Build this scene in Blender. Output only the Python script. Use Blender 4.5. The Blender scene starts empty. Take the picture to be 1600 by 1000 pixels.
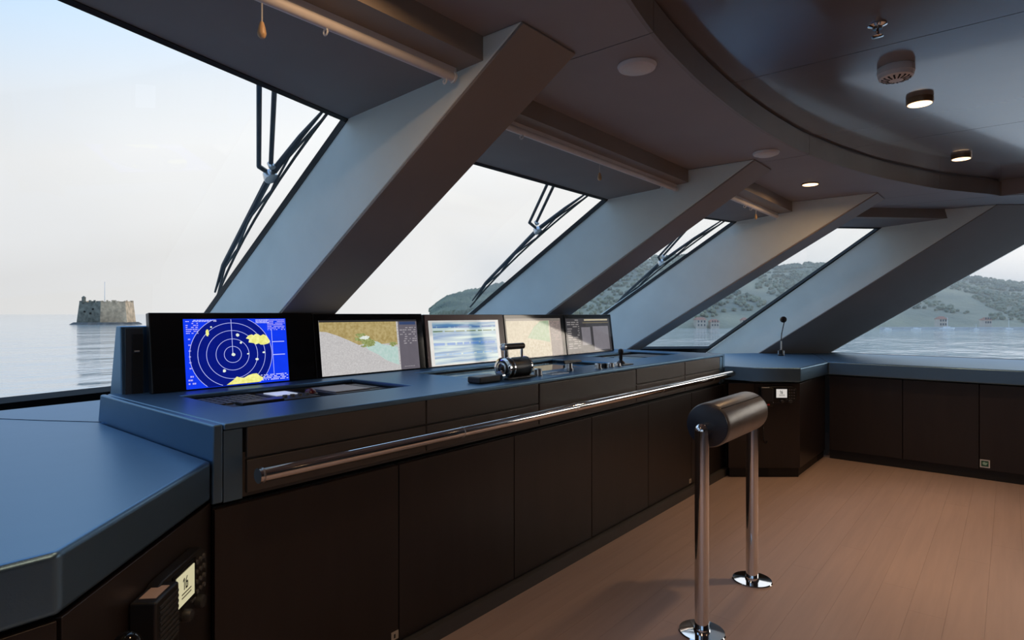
import bpy, math, random
from mathutils import Vector as V, noise as mnoise
random.seed(7)
scene = bpy.context.scene
COL = scene.collection

# ------------------------------------------------------------------ camera
EYE = 1.40
YAW = math.radians(39.75)            # view direction measured from the console's run (+X) towards the bow (+Y)
cam_d = bpy.data.cameras.new('camera'); cam = bpy.data.objects.new('camera', cam_d); COL.objects.link(cam)
cam_d.sensor_fit = 'HORIZONTAL'; cam_d.sensor_width = 36.0
cam_d.lens = 36.0 * 936 / 1600
cam_d.shift_y = -10 / 1600
cam_d.clip_start = 0.02; cam_d.clip_end = 20000
cam.location = (0, 0, EYE)
cam.rotation_euler = (math.radians(90), 0, YAW - math.radians(90))
scene.camera = cam

# ------------------------------------------------------------------ sky
world = bpy.data.worlds.new('sky'); scene.world = world; world.use_nodes = True
nt = world.node_tree; nt.nodes.clear()
def N(t, **k):
    n = nt.nodes.new(t)
    for a, b in k.items(): setattr(n, a, b)
    return n
tc = N('ShaderNodeTexCoord'); sep = N('ShaderNodeSeparateXYZ'); nt.links.new(tc.outputs['Generated'], sep.inputs[0])
tilt = N('ShaderNodeMath', operation='MULTIPLY_ADD'); nt.links.new(sep.outputs['X'], tilt.inputs[0]); tilt.inputs[1].default_value = -.25; nt.links.new(sep.outputs['Z'], tilt.inputs[2])
ramp = N('ShaderNodeValToRGB'); nt.links.new(tilt.outputs[0], ramp.inputs[0])
e = ramp.color_ramp.elements
e[0].position = 0.0; e[0].color = (0.63, 0.625, 0.62, 1)
e[1].position = 1.0; e[1].color = (0.34, 0.60, 1.05, 1)
for p, c in ((0.05, (0.68, 0.68, 0.68)), (0.15, (0.72, 0.725, 0.73)), (0.23, (0.66, 0.70, 0.745)), (0.33, (0.52, 0.66, 0.82)), (0.50, (0.46, 0.69, 1.00)), (0.70, (0.39, 0.66, 1.06))):
    q = ramp.color_ramp.elements.new(p); q.color = c + (1,)
nz = N('ShaderNodeTexNoise'); nz.inputs['Scale'].default_value = 2.2; nz.inputs['Detail'].default_value = 4
nt.links.new(tc.outputs['Generated'], nz.inputs['Vector'])
cm = N('ShaderNodeMapRange'); cm.inputs['From Min'].default_value = .3; cm.inputs['From Max'].default_value = .75
cm.inputs['To Min'].default_value = .97; cm.inputs['To Max'].default_value = 1.06
nt.links.new(nz.outputs['Fac'], cm.inputs['Value'])
mulc = N('ShaderNodeVectorMath', operation='SCALE'); nt.links.new(ramp.outputs['Color'], mulc.inputs[0]); sunw = N('ShaderNodeMath', operation='MULTIPLY_ADD'); nt.links.new(sep.outputs['X'], sunw.inputs[0]); sunw.inputs[1].default_value = .32; sunw.inputs[2].default_value = 1.0
both = N('ShaderNodeMath', operation='MULTIPLY'); nt.links.new(cm.outputs[0], both.inputs[0]); nt.links.new(sunw.outputs[0], both.inputs[1])
nt.links.new(both.outputs[0], mulc.inputs['Scale'])
# glow of the low evening sun behind thin cloud, off the starboard quarter
sd = V((math.cos(math.radians(37)), -math.sin(math.radians(37)), .07)).normalized()
dt = N('ShaderNodeVectorMath', operation='DOT_PRODUCT'); nt.links.new(tc.outputs['Generated'], dt.inputs[0]); dt.inputs[1].default_value = sd
mxn = N('ShaderNodeMath', operation='MAXIMUM'); nt.links.new(dt.outputs['Value'], mxn.inputs[0]); mxn.inputs[1].default_value = 0.
pw = N('ShaderNodeMath', operation='POWER'); nt.links.new(mxn.outputs[0], pw.inputs[0]); pw.inputs[1].default_value = 14.
gl = N('ShaderNodeVectorMath', operation='SCALE'); gl.inputs[0].default_value = (3.0, 2.55, 2.05); nt.links.new(pw.outputs[0], gl.inputs['Scale'])
addg = N('ShaderNodeVectorMath', operation='ADD'); nt.links.new(mulc.outputs[0], addg.inputs[0]); nt.links.new(gl.outputs[0], addg.inputs[1])
bg = N('ShaderNodeBackground'); bg.inputs['Strength'].default_value = 1.0
nt.links.new(addg.outputs[0], bg.inputs['Color'])
wo = N('ShaderNodeOutputWorld'); nt.links.new(bg.outputs[0], wo.inputs[0])

vs = scene.view_settings
vs.view_transform = 'Standard'; vs.look = 'None'; vs.gamma = 1.0; vs.use_curve_mapping = False
vs.exposure = 0.25

# ------------------------------------------------------------------ materials
MATS = {}
def mat(name, col, rough=.5, metal=0., spec=.5, coat=0., bump=None, var=None, emit=None, estr=1., ior=None, col2=None, stretch=None, tint=None):
    if name in MATS: return MATS[name]
    m = bpy.data.materials.new(name); m.use_nodes = True; t = m.node_tree
    b = t.nodes['Principled BSDF']
    b.inputs['Base Color'].default_value = tuple(col) + (1,)
    b.inputs['Roughness'].default_value = rough; b.inputs['Metallic'].default_value = metal
    b.inputs['Specular IOR Level'].default_value = spec
    if coat: b.inputs['Coat Weight'].default_value = coat; b.inputs['Coat Roughness'].default_value = .06 if rough < .3 else .3; b.inputs['Coat IOR'].default_value = 1.5 if rough < .3 else 1.8
    if ior: b.inputs['IOR'].default_value = ior
    if tint: b.inputs['Specular Tint'].default_value = tuple(tint) + (1,)
    c = t.nodes.new('ShaderNodeTexCoord'); src = c.outputs['Object']
    if stretch:
        mp = t.nodes.new('ShaderNodeMapping'); mp.inputs['Scale'].default_value = stretch
        t.links.new(src, mp.inputs['Vector']); src = mp.outputs[0]
    if var is None: var = (6., .06)
    n = t.nodes.new('ShaderNodeTexNoise'); n.inputs['Scale'].default_value = var[0]; n.inputs['Detail'].default_value = 5
    t.links.new(src, n.inputs['Vector'])
    r = t.nodes.new('ShaderNodeValToRGB'); a = var[1]
    r.color_ramp.elements[0].position = .3; r.color_ramp.elements[1].position = .7
    lo = tuple(x * (1 - a) for x in col) + (1,); hi = tuple(col2) + (1,) if col2 else tuple(min(1, x * (1 + a)) for x in col) + (1,)
    r.color_ramp.elements[0].color = lo; r.color_ramp.elements[1].color = hi
    t.links.new(n.outputs['Fac'], r.inputs[0]); t.links.new(r.outputs[0], b.inputs['Base Color'])
    if emit:
        b.inputs['Emission Color'].default_value = tuple(emit) + (1,); b.inputs['Emission Strength'].default_value = estr
        if emit == 'same': t.links.new(r.outputs[0], b.inputs['Emission Color'])
    if bump:
        bn = t.nodes.new('ShaderNodeTexNoise'); bn.inputs['Scale'].default_value = bump[0]; bn.inputs['Detail'].default_value = 3
        t.links.new(src, bn.inputs['Vector'])
        bp = t.nodes.new('ShaderNodeBump'); bp.inputs['Strength'].default_value = bump[1]; bp.inputs['Distance'].default_value = bump[2] if len(bump) > 2 else .002
        t.links.new(bn.outputs['Fac'], bp.inputs['Height']); t.links.new(bp.outputs[0], b.inputs['Normal'])
    MATS[name] = m
    return m
def screen_mat(name, col, col2, scale, strength=1., stretch=None, lo=.35, hi=.65, detail=4):
    """a lit display area: its own colours given off, under a glossy cover glass"""
    if name in MATS: return MATS[name]
    m = bpy.data.materials.new(name); m.use_nodes = True; t = m.node_tree; b = t.nodes['Principled BSDF']
    b.inputs['Base Color'].default_value = (.01, .01, .012, 1); b.inputs['Roughness'].default_value = .05; b.inputs['IOR'].default_value = 1.7
    c = t.nodes.new('ShaderNodeTexCoord'); src = c.outputs['Object']
    if stretch:
        mp = t.nodes.new('ShaderNodeMapping'); mp.inputs['Scale'].default_value = stretch
        t.links.new(src, mp.inputs['Vector']); src = mp.outputs[0]
    n = t.nodes.new('ShaderNodeTexNoise'); n.inputs['Scale'].default_value = scale; n.inputs['Detail'].default_value = detail
    t.links.new(src, n.inputs['Vector'])
    r = t.nodes.new('ShaderNodeValToRGB'); r.color_ramp.elements[0].position = lo; r.color_ramp.elements[1].position = hi
    r.color_ramp.elements[0].color = tuple(col) + (1,); r.color_ramp.elements[1].color = tuple(col2) + (1,)
    t.links.new(n.outputs['Fac'], r.inputs[0]); t.links.new(r.outputs[0], b.inputs['Emission Color'])
    b.inputs['Emission Strength'].default_value = strength
    MATS[name] = m
    return m
def glass_mat(name, tint, gloss):
    m = bpy.data.materials.new(name); m.use_nodes = True; t = m.node_tree; t.nodes.clear()
    o = t.nodes.new('ShaderNodeOutputMaterial'); mx = t.nodes.new('ShaderNodeMixShader')
    tr = t.nodes.new('ShaderNodeBsdfTransparent'); tr.inputs[0].default_value = tint + (1,)
    gl = t.nodes.new('ShaderNodeBsdfGlossy'); gl.inputs['Roughness'].default_value = .02
    fr = t.nodes.new('ShaderNodeFresnel'); fr.inputs[0].default_value = 1.4
    mu = t.nodes.new('ShaderNodeMath'); mu.operation = 'MULTIPLY'; mu.inputs[1].default_value = gloss
    t.links.new(fr.outputs[0], mu.inputs[0]); t.links.new(mu.outputs[0], mx.inputs[0])
    t.links.new(tr.outputs[0], mx.inputs[1]); t.links.new(gl.outputs[0], mx.inputs[2]); t.links.new(mx.outputs[0], o.inputs[0])
    MATS[name] = m
    return m

M_leather = mat('leather_slate', (.034, .048, .066), .36, spec=1., ior=2.35, tint=(.36, .66, 1.), bump=(240, .2, .001), var=(9, .10))
M_band = mat('leather_umber', (.070, .058, .050), .42, spec=.6, bump=(260, .25, .001), var=(8, .08))
M_panel = mat('panel_espresso', (.020, .0145, .0135), .36, spec=.5, bump=(60, .08, .001), var=(14, .15), stretch=(1, 1, .15))
M_gap = mat('shadow_gap_black', (.006, .006, .006), .7)
M_skirt = mat('skirting_grey', (.075, .072, .07), .5)
M_skirtblack = mat('skirting_black', (.012, .011, .011), .55)
M_beam = mat('beam_leather_taupe', (.82, .85, .79), .55, spec=.3, bump=(180, .2, .001), var=(3, .05))
M_beam_shade = mat('beam_shade_brown', (.31, .26, .222), .5, spec=.35, bump=(180, .2, .001), var=(3, .05))  # darker copy of the beam leather, with the shade put into its colour
M_ceil = mat('ceiling_taupe', (.34, .298, .285), .5, spec=.4, bump=(200, .12, .001), var=(2, .05))
M_ceilg = mat('ceiling_gloss_brown', (.20, .172, .165), .16, spec=.6, coat=.5, var=(2, .05))
M_fascia = mat('fascia_taupe', (.27, .225, .19), .4, spec=.4, var=(3, .06))
M_soffit = mat('soffit_grey', (.25, .235, .23), .6, bump=(220, .15, .001), var=(3, .05))
M_seal = mat('rubber_black', (.010, .011, .012), .55)
M_chrome = mat('chrome', (.86, .86, .87), .05, metal=1., var=(20, .02))
M_steel = mat('steel_satin', (.62, .62, .63), .28, metal=1., var=(30, .05))
M_pad = mat('pad_leather_dark', (.19, .165, .148), .30, spec=.6, bump=(120, .35, .0015), var=(12, .15))
M_padend = mat('pad_leather_navy', (.022, .028, .045), .38, spec=.5, bump=(160, .3, .001), var=(12, .1))
M_black = mat('plastic_black', (.012, .012, .013), .35)
M_blackgl = mat('glass_black', (.006, .006, .007), .06, ior=1.7)
M_dark = mat('plastic_charcoal', (.04, .042, .046), .45)
M_white = mat('plastic_white', (.80, .79, .77), .45)
M_greyw = mat('roller_aluminium', (.78, .74, .73), .4, var=(10, .05))
M_cream = mat('wood_acorn', (.55, .36, .20), .45, var=(40, .2), stretch=(1, 1, .2))
M_cord = mat('cord_white', (.6, .58, .55), .7)
M_silver = mat('knob_silver', (.75, .74, .72), .25, metal=.9, var=(30, .05))
M_key = mat('key_grey', (.10, .10, .10), .5)
M_red = mat('mark_red', (.45, .02, .02), .4)
M_orange = mat('knob_dark_red', (.12, .012, .015), .3)
M_wiper = mat('wiper_blue_black', (.022, .035, .048), .45)
M_green = mat('sign_green', (.02, .12, .075), .5)
M_palegreen = mat('sign_pale_green', (.45, .72, .58), .5)
M_lamp = mat('lamp_lens_warm', (.9, .6, .35), .4, emit=(1., .64, .33), estr=3.2)
M_brass = mat('lamp_ring_bronze', (.30, .19, .11), .35, metal=.6)
M_lcd = mat('lcd_cream', (.3, .29, .2), .3, emit=(.46, .43, .27), estr=1.)
M_lcdw = mat('lcd_white', (.4, .4, .38), .3, emit=(.46, .45, .43), estr=1.)
M_ink = mat('ink_black', (.02, .02, .02), .6)
M_glass = glass_mat('window_glass', (.985, .99, .99), .05)
M_hull = mat('hull_grey', (.25, .25, .25), .6)

# ------------------------------------------------------------------ mesh helpers
ORG = {}
class MB:
    def __init__(s): s.v = []; s.f = []
    def poly(s, pts):
        i = len(s.v); s.v += [V(p) for p in pts]; s.f.append(list(range(i, i + len(pts)))); return s
    def prism(s, a, b):
        n = len(a); i = len(s.v); s.v += [V(p) for p in a] + [V(p) for p in b]
        s.f.append(list(range(i + n - 1, i - 1, -1))); s.f.append(list(range(i + n, i + 2 * n)))
        for k in range(n): s.f.append([i + k, i + (k + 1) % n, i + n + (k + 1) % n, i + n + k])
        return s
    def box(s, x0, x1, y0, y1, z0, z1):
        return s.prism([(x0, y0, z0), (x1, y0, z0), (x1, y1, z0), (x0, y1, z0)], [(x0, y0, z1), (x1, y0, z1), (x1, y1, z1), (x0, y1, z1)])
    def slab(s, xy, z0, z1): return s.prism([(x, y, z0) for x, y in xy], [(x, y, z1) for x, y in xy])
    def fbox(s, F, a0, a1, b0, b1, c0, c1):
        q = [(a0, b0), (a1, b0), (a1, b1), (a0, b1)]
        return s.prism([F.p(a, b, c0) for a, b in q], [F.p(a, b, c1) for a, b in q])
    def fpoly(s, F, pts, c0, c1): return s.prism([F.p(a, b, c0) for a, b in pts], [F.p(a, b, c1) for a, b in pts])
    def ring(s, F, a, b, r0, r1, c0, c1, seg=40, t0=0., t1=2 * math.pi, clip=None):
        for k in range(seg):
            u = t0 + (t1 - t0) * k / seg; w = t0 + (t1 - t0) * (k + 1) / seg
            q = [(a + r * math.cos(x), b + r * math.sin(x)) for r, x in ((r0, u), (r1, u), (r1, w), (r0, w))]
            if clip and not all(clip(*p) for p in q): continue
            s.fpoly(F, q, c0, c1)
        return s
    def tube(s, pts, r, seg=10, cap=True):
        pts = [V(p) for p in pts]; R = r if isinstance(r, (list, tuple)) else [r] * len(pts)
        rings = []; prev = None
        for k, p in enumerate(pts):
            d = (pts[min(k + 1, len(pts) - 1)] - pts[max(k - 1, 0)]).normalized()
            if prev is None:
                up = V((0, 0, 1)) if abs(d.z) < .9 else V((1, 0, 0)); n = d.cross(up).normalized()
            else: n = (prev - d * prev.dot(d)).normalized()
            prev = n; b = d.cross(n); i = len(s.v)
            s.v += [p + (n * math.cos(2 * math.pi * j / seg) + b * math.sin(2 * math.pi * j / seg)) * R[k] for j in range(seg)]
            rings.append(i)
        for x, y in zip(rings, rings[1:]):
            for j in range(seg): s.f.append([x + j, x + (j + 1) % seg, y + (j + 1) % seg, y + j])
        if cap: s.f.append(list(range(rings[0] + seg - 1, rings[0] - 1, -1))); s.f.append(list(range(rings[-1], rings[-1] + seg)))
        return s
    def lathe(s, o, axis, prof, seg=24):
        o = V(o); ax = V(axis).normalized(); return s.tube_prof(o, ax, prof, seg)
    def tube_prof(s, o, ax, prof, seg):
        up = V((0, 0, 1)) if abs(ax.z) < .9 else V((1, 0, 0)); n = ax.cross(up).normalized(); b = ax.cross(n); rg = []
        for r, h in prof:
            i = len(s.v); rg.append(i)
            s.v += [o + ax * h + (n * math.cos(2 * math.pi * j / seg) + b * math.sin(2 * math.pi * j / seg)) * max(r, 1e-4) for j in range(seg)]
        for x, y in zip(rg, rg[1:]):
            for j in range(seg): s.f.append([x + j, x + (j + 1) % seg, y + (j + 1) % seg, y + j])
        s.f.append(list(range(rg[0] + seg - 1, rg[0] - 1, -1))); s.f.append(list(range(rg[-1], rg[-1] + seg)))
        return s
    def build(s, name, m, parent=None, bevel=0., smooth=False, seg=3):
        vs_ = s.v
        if parent is not None: org = ORG[parent]
        else:
            lo = [min(p[i] for p in vs_) for i in range(3)]; hi = [max(p[i] for p in vs_) for i in range(3)]
            org = V(((lo[0] + hi[0]) / 2, (lo[1] + hi[1]) / 2, lo[2]))
        me = bpy.data.meshes.new(name); me.from_pydata([tuple(p - org) for p in vs_], [], s.f)
        me.validate(); me.update()
        import bmesh
        bm = bmesh.new(); bm.from_mesh(me); bmesh.ops.recalc_face_normals(bm, faces=bm.faces); bm.to_mesh(me); bm.free()
        o = bpy.data.objects.new(name, me); COL.objects.link(o); me.materials.append(m)
        if parent is None: o.location = org
        else: o.parent = parent
        ORG[o] = org
        if smooth:
            me.polygons.foreach_set('use_smooth', [True] * len(me.polygons))
            md = o.modifiers.new('edges', 'EDGE_SPLIT'); md.split_angle = math.radians(38)
        if bevel:
            md = o.modifiers.new('bevel', 'BEVEL'); md.width = bevel; md.segments = seg; md.limit_method = 'ANGLE'; md.angle_limit = math.radians(40)
            me.polygons.foreach_set('use_smooth', [True] * len(me.polygons)); md.harden_normals = True
        return o
class Fr:
    def __init__(s, o, ea, eb, ec): s.o = V(o); s.ea = V(ea).normalized(); s.eb = V(eb).normalized(); s.ec = V(ec).normalized()
    def p(s, a, b, c=0.): return s.o + s.ea * a + s.eb * b + s.ec * c
def tag(o, label=None, cat=None, group=None, kind=None):
    if label: o['label'] = label
    if cat: o['category'] = cat
    if group: o['group'] = group
    if kind: o['kind'] = kind
    return o
def thing(name, label, cat, loc, group=None):
    o = bpy.data.objects.new(name, None); COL.objects.link(o); o.location = loc; o.empty_display_size = .05; ORG[o] = V(loc)
    return tag(o, label, cat, group)
def shell(name, loc, label=None):
    o = bpy.data.objects.new(name, None); COL.objects.link(o); o.location = loc; o.empty_display_size = .1; ORG[o] = V(loc); o['kind'] = 'structure'
    if label: o['label'] = label
    return o

CX = 3.05                                    # the ship's centreline
ZC, ZI, ZG, ZW = 2.42, 2.55, 2.29, 0.94      # outer ceiling, raised ceiling, top of glass, wing worktops

# ------------------------------------------------------------------ floor: boards laid across the ship
M_wood = []
for i, c in enumerate(((.50, .375, .325), (.49, .367, .318), (.51, .382, .330), (.495, .37, .32))):
    M_wood.append(mat('floor_oak_%d' % i, c, .42, spec=.4, bump=(30, .06, .001), var=(5, .06), stretch=(.35, 6, 1)))
floor = MB().box(-1.7, 7.9, -5.5, 4.7, -.12, -.012).build('floor', mat('floor_joint', (.16, .10, .075), .7)); tag(floor, 'warm oak board floor of the wheelhouse', kind='structure')
rw = .142; y = -3.18; row = 0
while y < 1.9:
    x = -1.65 - random.random() * 1.5
    while x < 6.55:
        L = 1.7 + random.random() * .7
        a, b = max(x, -1.65), min(x + L, 6.55)
        if b - a > .12:
            MB().box(a + .0003, b - .0003, y + .0003, min(y + rw, 1.9) - .0003, -.012, 0).build('plank', M_wood[random.randrange(4)], floor)
        x += L
    y += rw; row += 1

MB().box(-1.65, 6.55, -5.5, -3.181, -.012, 0).build('plank_field', M_wood[0], floor)['kind'] = 'stuff'

# ------------------------------------------------------------------ ceilings
TAB = [(0, 0), (.5, .014), (1.02, .061), (1.55, .162), (2.11, .304), (2.92, .606), (3.62, 1.023)]
def arc(x):
    d = abs(x - CX)
    for (a, p), (b, q) in zip(TAB, TAB[1:]):
        if d <= b:
            u = (d - a) / (b - a); return 1.074 - (p + (q - p) * u)
    return None
# smooth the table with a circle-like blend
def arcs(x):
    w = .3; return sum(arc(min(max(x + k * w / 4, CX - 3.62), CX + 3.62)) for k in (-2, -1, 0, 1, 2)) / 5
XL, XR = CX - 3.62, CX + 3.62
ceil = shell('ceiling', (CX, 0, ZC), 'taupe ceiling around a raised central panel')
def front_y(x):                              # how far forward the dropped ceiling runs (to just past the top of the glass)
    d = abs(x - CX)
    if d < 1.2: return 2.46
    if d < 2.95: return 2.46 - (d - 1.2) * .26
    return max(.2, 2.0 - (d - 2.95) * .95)
def ceil_panel(x0, x1, parent):
    n = max(2, int((x1 - x0) / .12)); mb = MB()
    xs = [x0 + (x1 - x0) * k / n for k in range(n + 1)]
    lo = [((x, arcs(x)) if XL <= x <= XR else (x, -5.5)) for x in xs]
    hi = [(x, front_y(x)) for x in xs]
    mb.slab(lo + hi[::-1], ZC, ZC + .22) if False else None
    for k in range(n):
        mb.slab([lo[k], lo[k + 1], hi[k + 1], hi[k]], ZC, ZC + .25)
    return mb.build('ceiling_panel', M_ceil, parent)
g = .003
for a, b in ((-1.9, XL), (XL, CX - 1.14 - 2.0), (CX - 3.14, CX - 1.05), (CX - 1.05, CX + 1.13), (CX + 1.13, CX + 3.14), (CX + 3.14, XR), (XR, 7.95)):
    ceil_panel(a + (g if a > -1.9 else 0), b - (g if b < 7.9 else 0), ceil)
MB().box(-1.9, 7.95, -5.5, 1.2, ZI + .05, ZI + .16).build('roof_deck', M_hull, ceil)
MB().slab([(-1.9, -5.5), (7.95, -5.5), (7.95, .3), (6.0, 2.0), (4.3, 2.46), (1.8, 2.46), (.1, 2.0), (-1.9, .3)], ZI + .165, ZI + .25).build('roof_skin', M_hull, ceil)
raised = shell('ceiling_raised', (CX, 0, ZI), 'glossy dark raised central ceiling')
cuts = [XL - .05, 1.39, 3.0, 4.71, XR + .05]
for a, b in zip(cuts, cuts[1:]):
    MB().box(a + .0025, b - .0025, -5.5, 1.14, ZI, ZI + .03).build('ceiling_panel', M_ceilg, raised)
MB().box(XL - .05, XR + .05, -5.5, 1.14, ZI + .031, ZI + .045).build('backing', M_gap, raised)
rim = shell('trim_1', (CX, 1.0, ZC), 'curved taupe fascia around the raised ceiling')
segs = [XL, CX - 2.93, CX - 1.06, CX + 1.1, CX + 2.93, XR]
for a, b in zip(segs, segs[1:]):
    n = max(4, int((b - a) / .08)); mb = MB(); xs = [a + .002 + (b - a - .004) * k / n for k in range(n + 1)]
    inner = [(x, arcs(x) - .012) for x in xs]; outer = [(x, arcs(x) + .004) for x in xs]
    for k in range(n): mb.slab([inner[k], inner[k + 1], outer[k + 1], outer[k]], ZC - .004, ZI - .012)
    mb.build('fascia_panel', M_fascia, rim)
for s in (-1, 1):
    x = CX + s * 3.62
    MB().prism([(x, arcs(x) - .01, ZC - .004), (x + s * .05, -.12, ZC - .004), (x + s * .05, -5.5, ZC - .004), (x + s * .07, -5.5, ZC - .004), (x + s * .07, -.1, ZC - .004), (x + s * .02, arcs(x), ZC - .004)],
               [(x, arcs(x) - .01, ZI - .012), (x + s * .05, -.12, ZI - .012), (x + s * .05, -5.5, ZI - .012), (x + s * .07, -5.5, ZI - .012), (x + s * .07, -.1, ZI - .012), (x + s * .02, arcs(x), ZI - .012)]).build('fascia_panel', M_fascia, rim)

# soffits above each window with their fascia towards the room
def mx(p): return (2 * CX - p[0],) + tuple(p[1:])
def soffit(n, g0, g1, f0, f1, label):
    """g0,g1: top edge of glass; f0,f1: foot of the fascia"""
    t = shell('trim_%d' % n, (f0[0], f0[1], 2.33), label)
    q = [V((g0[0], g0[1], ZG)), V((g1[0], g1[1], ZG)), V((f1[0], f1[1], 2.33)), V((f0[0], f0[1], 2.33))]
    m0 = q[3] + (q[0] - q[3]) * .17; m1 = q[2] + (q[1] - q[2]) * .17
    up = lambda L: [(p.x, p.y, ZC + .02) for p in L]
    MB().prism([q[0], q[1], m1, m0], up([q[0], q[1], m1, m0])).build('soffit_panel', M_soffit, t)
    MB().prism([m0, m1, q[2], q[3]], up([m0, m1, q[2], q[3]])).build('fascia_beam', M_fascia, t)
    return t
soffit(2, (.20, 1.965), (1.64, 2.331), (.20, 1.49), (1.64, 1.49), 'dark grey soffit over the near front window')
soffit(3, (1.95, 2.41), (4.075, 2.41), (1.95, 1.755), (4.075, 1.755), 'dark grey soffit over the middle front window')
soffit(4, (4.40, 2.45), (5.85, 2.03), (4.40, 1.53), (5.95, 1.53), 'grey soffit over the third front window')
soffit(5, (6.18, 2.04), (7.215, 1.02), (6.35, 1.33), (7.49, .19), 'taupe soffit over the starboard corner window')
soffit(6, mx((7.215, 1.02)), mx((6.18, 2.04)), mx((7.49, .19)), mx((6.35, 1.33)), 'taupe soffit over the port corner window')

# ------------------------------------------------------------------ raked window beams (mullions)
def beam(n, x0, x1, bot, top, slope, label):
    """bot/top: a (y,z) point on the lower and on the upper face"""
    y_at = lambda p, z: p[0] + (p[1] - z) / slope
    prof = [(y_at(bot, ZC), ZC), (y_at(bot, .84), .84), (y_at(top, .84), .84), (y_at(top, ZC), ZC)]
    t = MB().prism([(x0, y, z) for y, z in prof], [(x1, y, z) for y, z in prof]).build('trim_%d' % n, M_beam, bevel=.006)
    dn = V((0, -slope, -1)).normalized() * .010
    q = [V((x0 + .004, prof[0][0], ZC)), V((x1 - .004, prof[0][0], ZC)), V((x1 - .004, prof[1][0], .84)), V((x0 + .004, prof[1][0], .84))]  # thin panel under the beam, coloured darker to stand in for shade
    l_ = MB().prism([p + dn for p in q], [p - dn for p in q]).build('shaded_face', M_beam_shade, t, bevel=.004); l_['label'] = 'underside of the beam, its shade put in as darker brown'
    return tag(t, label, kind='structure')
beam(7, 1.625, 1.96, (2.919, 1.41), (2.34, ZG), .627, 'raked window beam nearest the camera, wide and pale on its port side')
beam(8, 4.065, 4.42, (2.999, 1.397), (2.44, ZG), .602, 'second raked window beam behind the middle monitors')
beam(9, 5.840, 6.19, (2.355, 1.528), (2.06, ZG), .597, 'third raked window beam beyond the console end')
beam(10, 2 * CX - 6.19, 2 * CX - 5.84, (2.355, 1.528), (2.06, ZG), .597, 'raked window beam on the port side')
def corner(n, f, label):
    b = [(7.463, 2.987, .90), (7.2, 2.31, .90), (7.70, 1.69, .90), (7.95, 1.70, .90), (7.95, 2.6, .90)]
    t = [(7.18, .84, ZC), (7.2, .095, ZC), (7.76, -.61, ZC), (7.95, -.60, ZC), (7.95, .3, ZC)]
    if f: b = [mx(p) for p in b]; t = [mx(p) for p in t]
    o = MB().prism(b, t).build('trim_%d' % n, M_beam, bevel=.006)
    q = [V(b[1]), V(b[2]), V(t[2]), V(t[1])]; dn = (q[1] - q[0]).cross(q[3] - q[0]).normalized() * .008  # panel over the pillar's room side, its shade painted as brown
    l_ = MB().prism([p + dn for p in q], [p - dn for p in q]).build('shaded_face', M_beam_shade, o, bevel=.004); l_['label'] = 'room side of the pillar, its shade put in as darker brown'
    return tag(o, label, kind='structure')
corner(11, False, 'broad raked corner pillar behind the gooseneck microphone')
corner(12, True, 'broad raked corner pillar at the port side')

# ------------------------------------------------------------------ windows: pane, rubber seal
RK = V((0, 1, -.62))
def window(n, A, B, zb, label, dB=None, dA=None):
    """A,B: ends of the glass top edge; glass runs down the rake to zb"""
    A = V((A[0], A[1], ZG)); B = V((B[0], B[1], ZG))
    def down(P, d):
        d = V(d) if d else RK; return P + d * ((P.z - zb) / -d.z)
    C_, D_ = down(B, dB), down(A, dA)
    w = shell('window_%d' % n, tuple(D_), label)
    nn = (B - A).cross(D_ - A).normalized(); nn = nn if nn.z > 0 else -nn
    def quad(p, q, r, s, lo, hi): return MB().prism([x + nn * lo for x in (p, q, r, s)], [x + nn * hi for x in (p, q, r, s)])
    quad(A, B, C_, D_, .004, .016).build('pane', M_glass, w)
    k = .028
    def ins(P, Q, R, S, t): return P.lerp(Q, t), S.lerp(R, t)
    L = (B - A).length; H_ = (D_ - A).length
    quad(A, A.lerp(B, k / L), D_.lerp(C_, k / L), D_, -.006, .028).build('seal', M_seal, w)
    quad(A.lerp(B, 1 - k / L), B, C_, D_.lerp(C_, 1 - k / L), -.006, .028).build('seal', M_seal, w)
    k2 = .02; quad(A, B, B.lerp(C_, k2 / H_), A.lerp(D_, k2 / H_), -.004, .026).build('seal', M_seal, w)
    k3 = .11; quad(A.lerp(D_, 1 - k3 / H_), B.lerp(C_, 1 - k3 / H_), C_, D_, -.008, .030).build('seal', M_seal, w)
    return w
window(1, (.235, 1.973), (1.648, 2.333), .845, 'near front window onto the sea and the island fort')
window(2, (1.94, 2.41), (4.085, 2.41), .845, 'middle front window behind the monitors')
window(3, (4.40, 2.45), (5.862, 2.028), .845, 'third front window looking onto the wooded hill')
window(4, (6.10, 2.13), (7.215, 1.02), .905, 'starboard corner window looking onto the hill', dB=(.256, 1.959, -1.372))
window(6, mx((7.215, 1.02)), mx((6.10, 2.13)), .905, 'port corner window', dA=(-.256, 1.959, -1.372))
def side_window(n, X, label):
    s = 1 if X > CX else -1
    w = shell('window_%d' % n, (X, -.8, .92), label)
    a, b = sorted((X - .006, X + .006))
    MB().box(a, b, -3.0, 1.9, .93, 2.44).build('pane', M_glass, w)
    c, d = sorted((X - s * .02, X + s * .02))
    MB().box(c, d, -3.0, 1.9, .915, .942).build('seal', M_seal, w)
    for ym in (-1.62,): MB().box(X - .05, X + .05, ym, ym + .20, .93, 2.44).build('mullion', M_beam, w)
side_window(5, 7.86, 'starboard side window looking onto the moored boats')
side_window(7, 2 * CX - 7.86, 'port side window')

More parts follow.
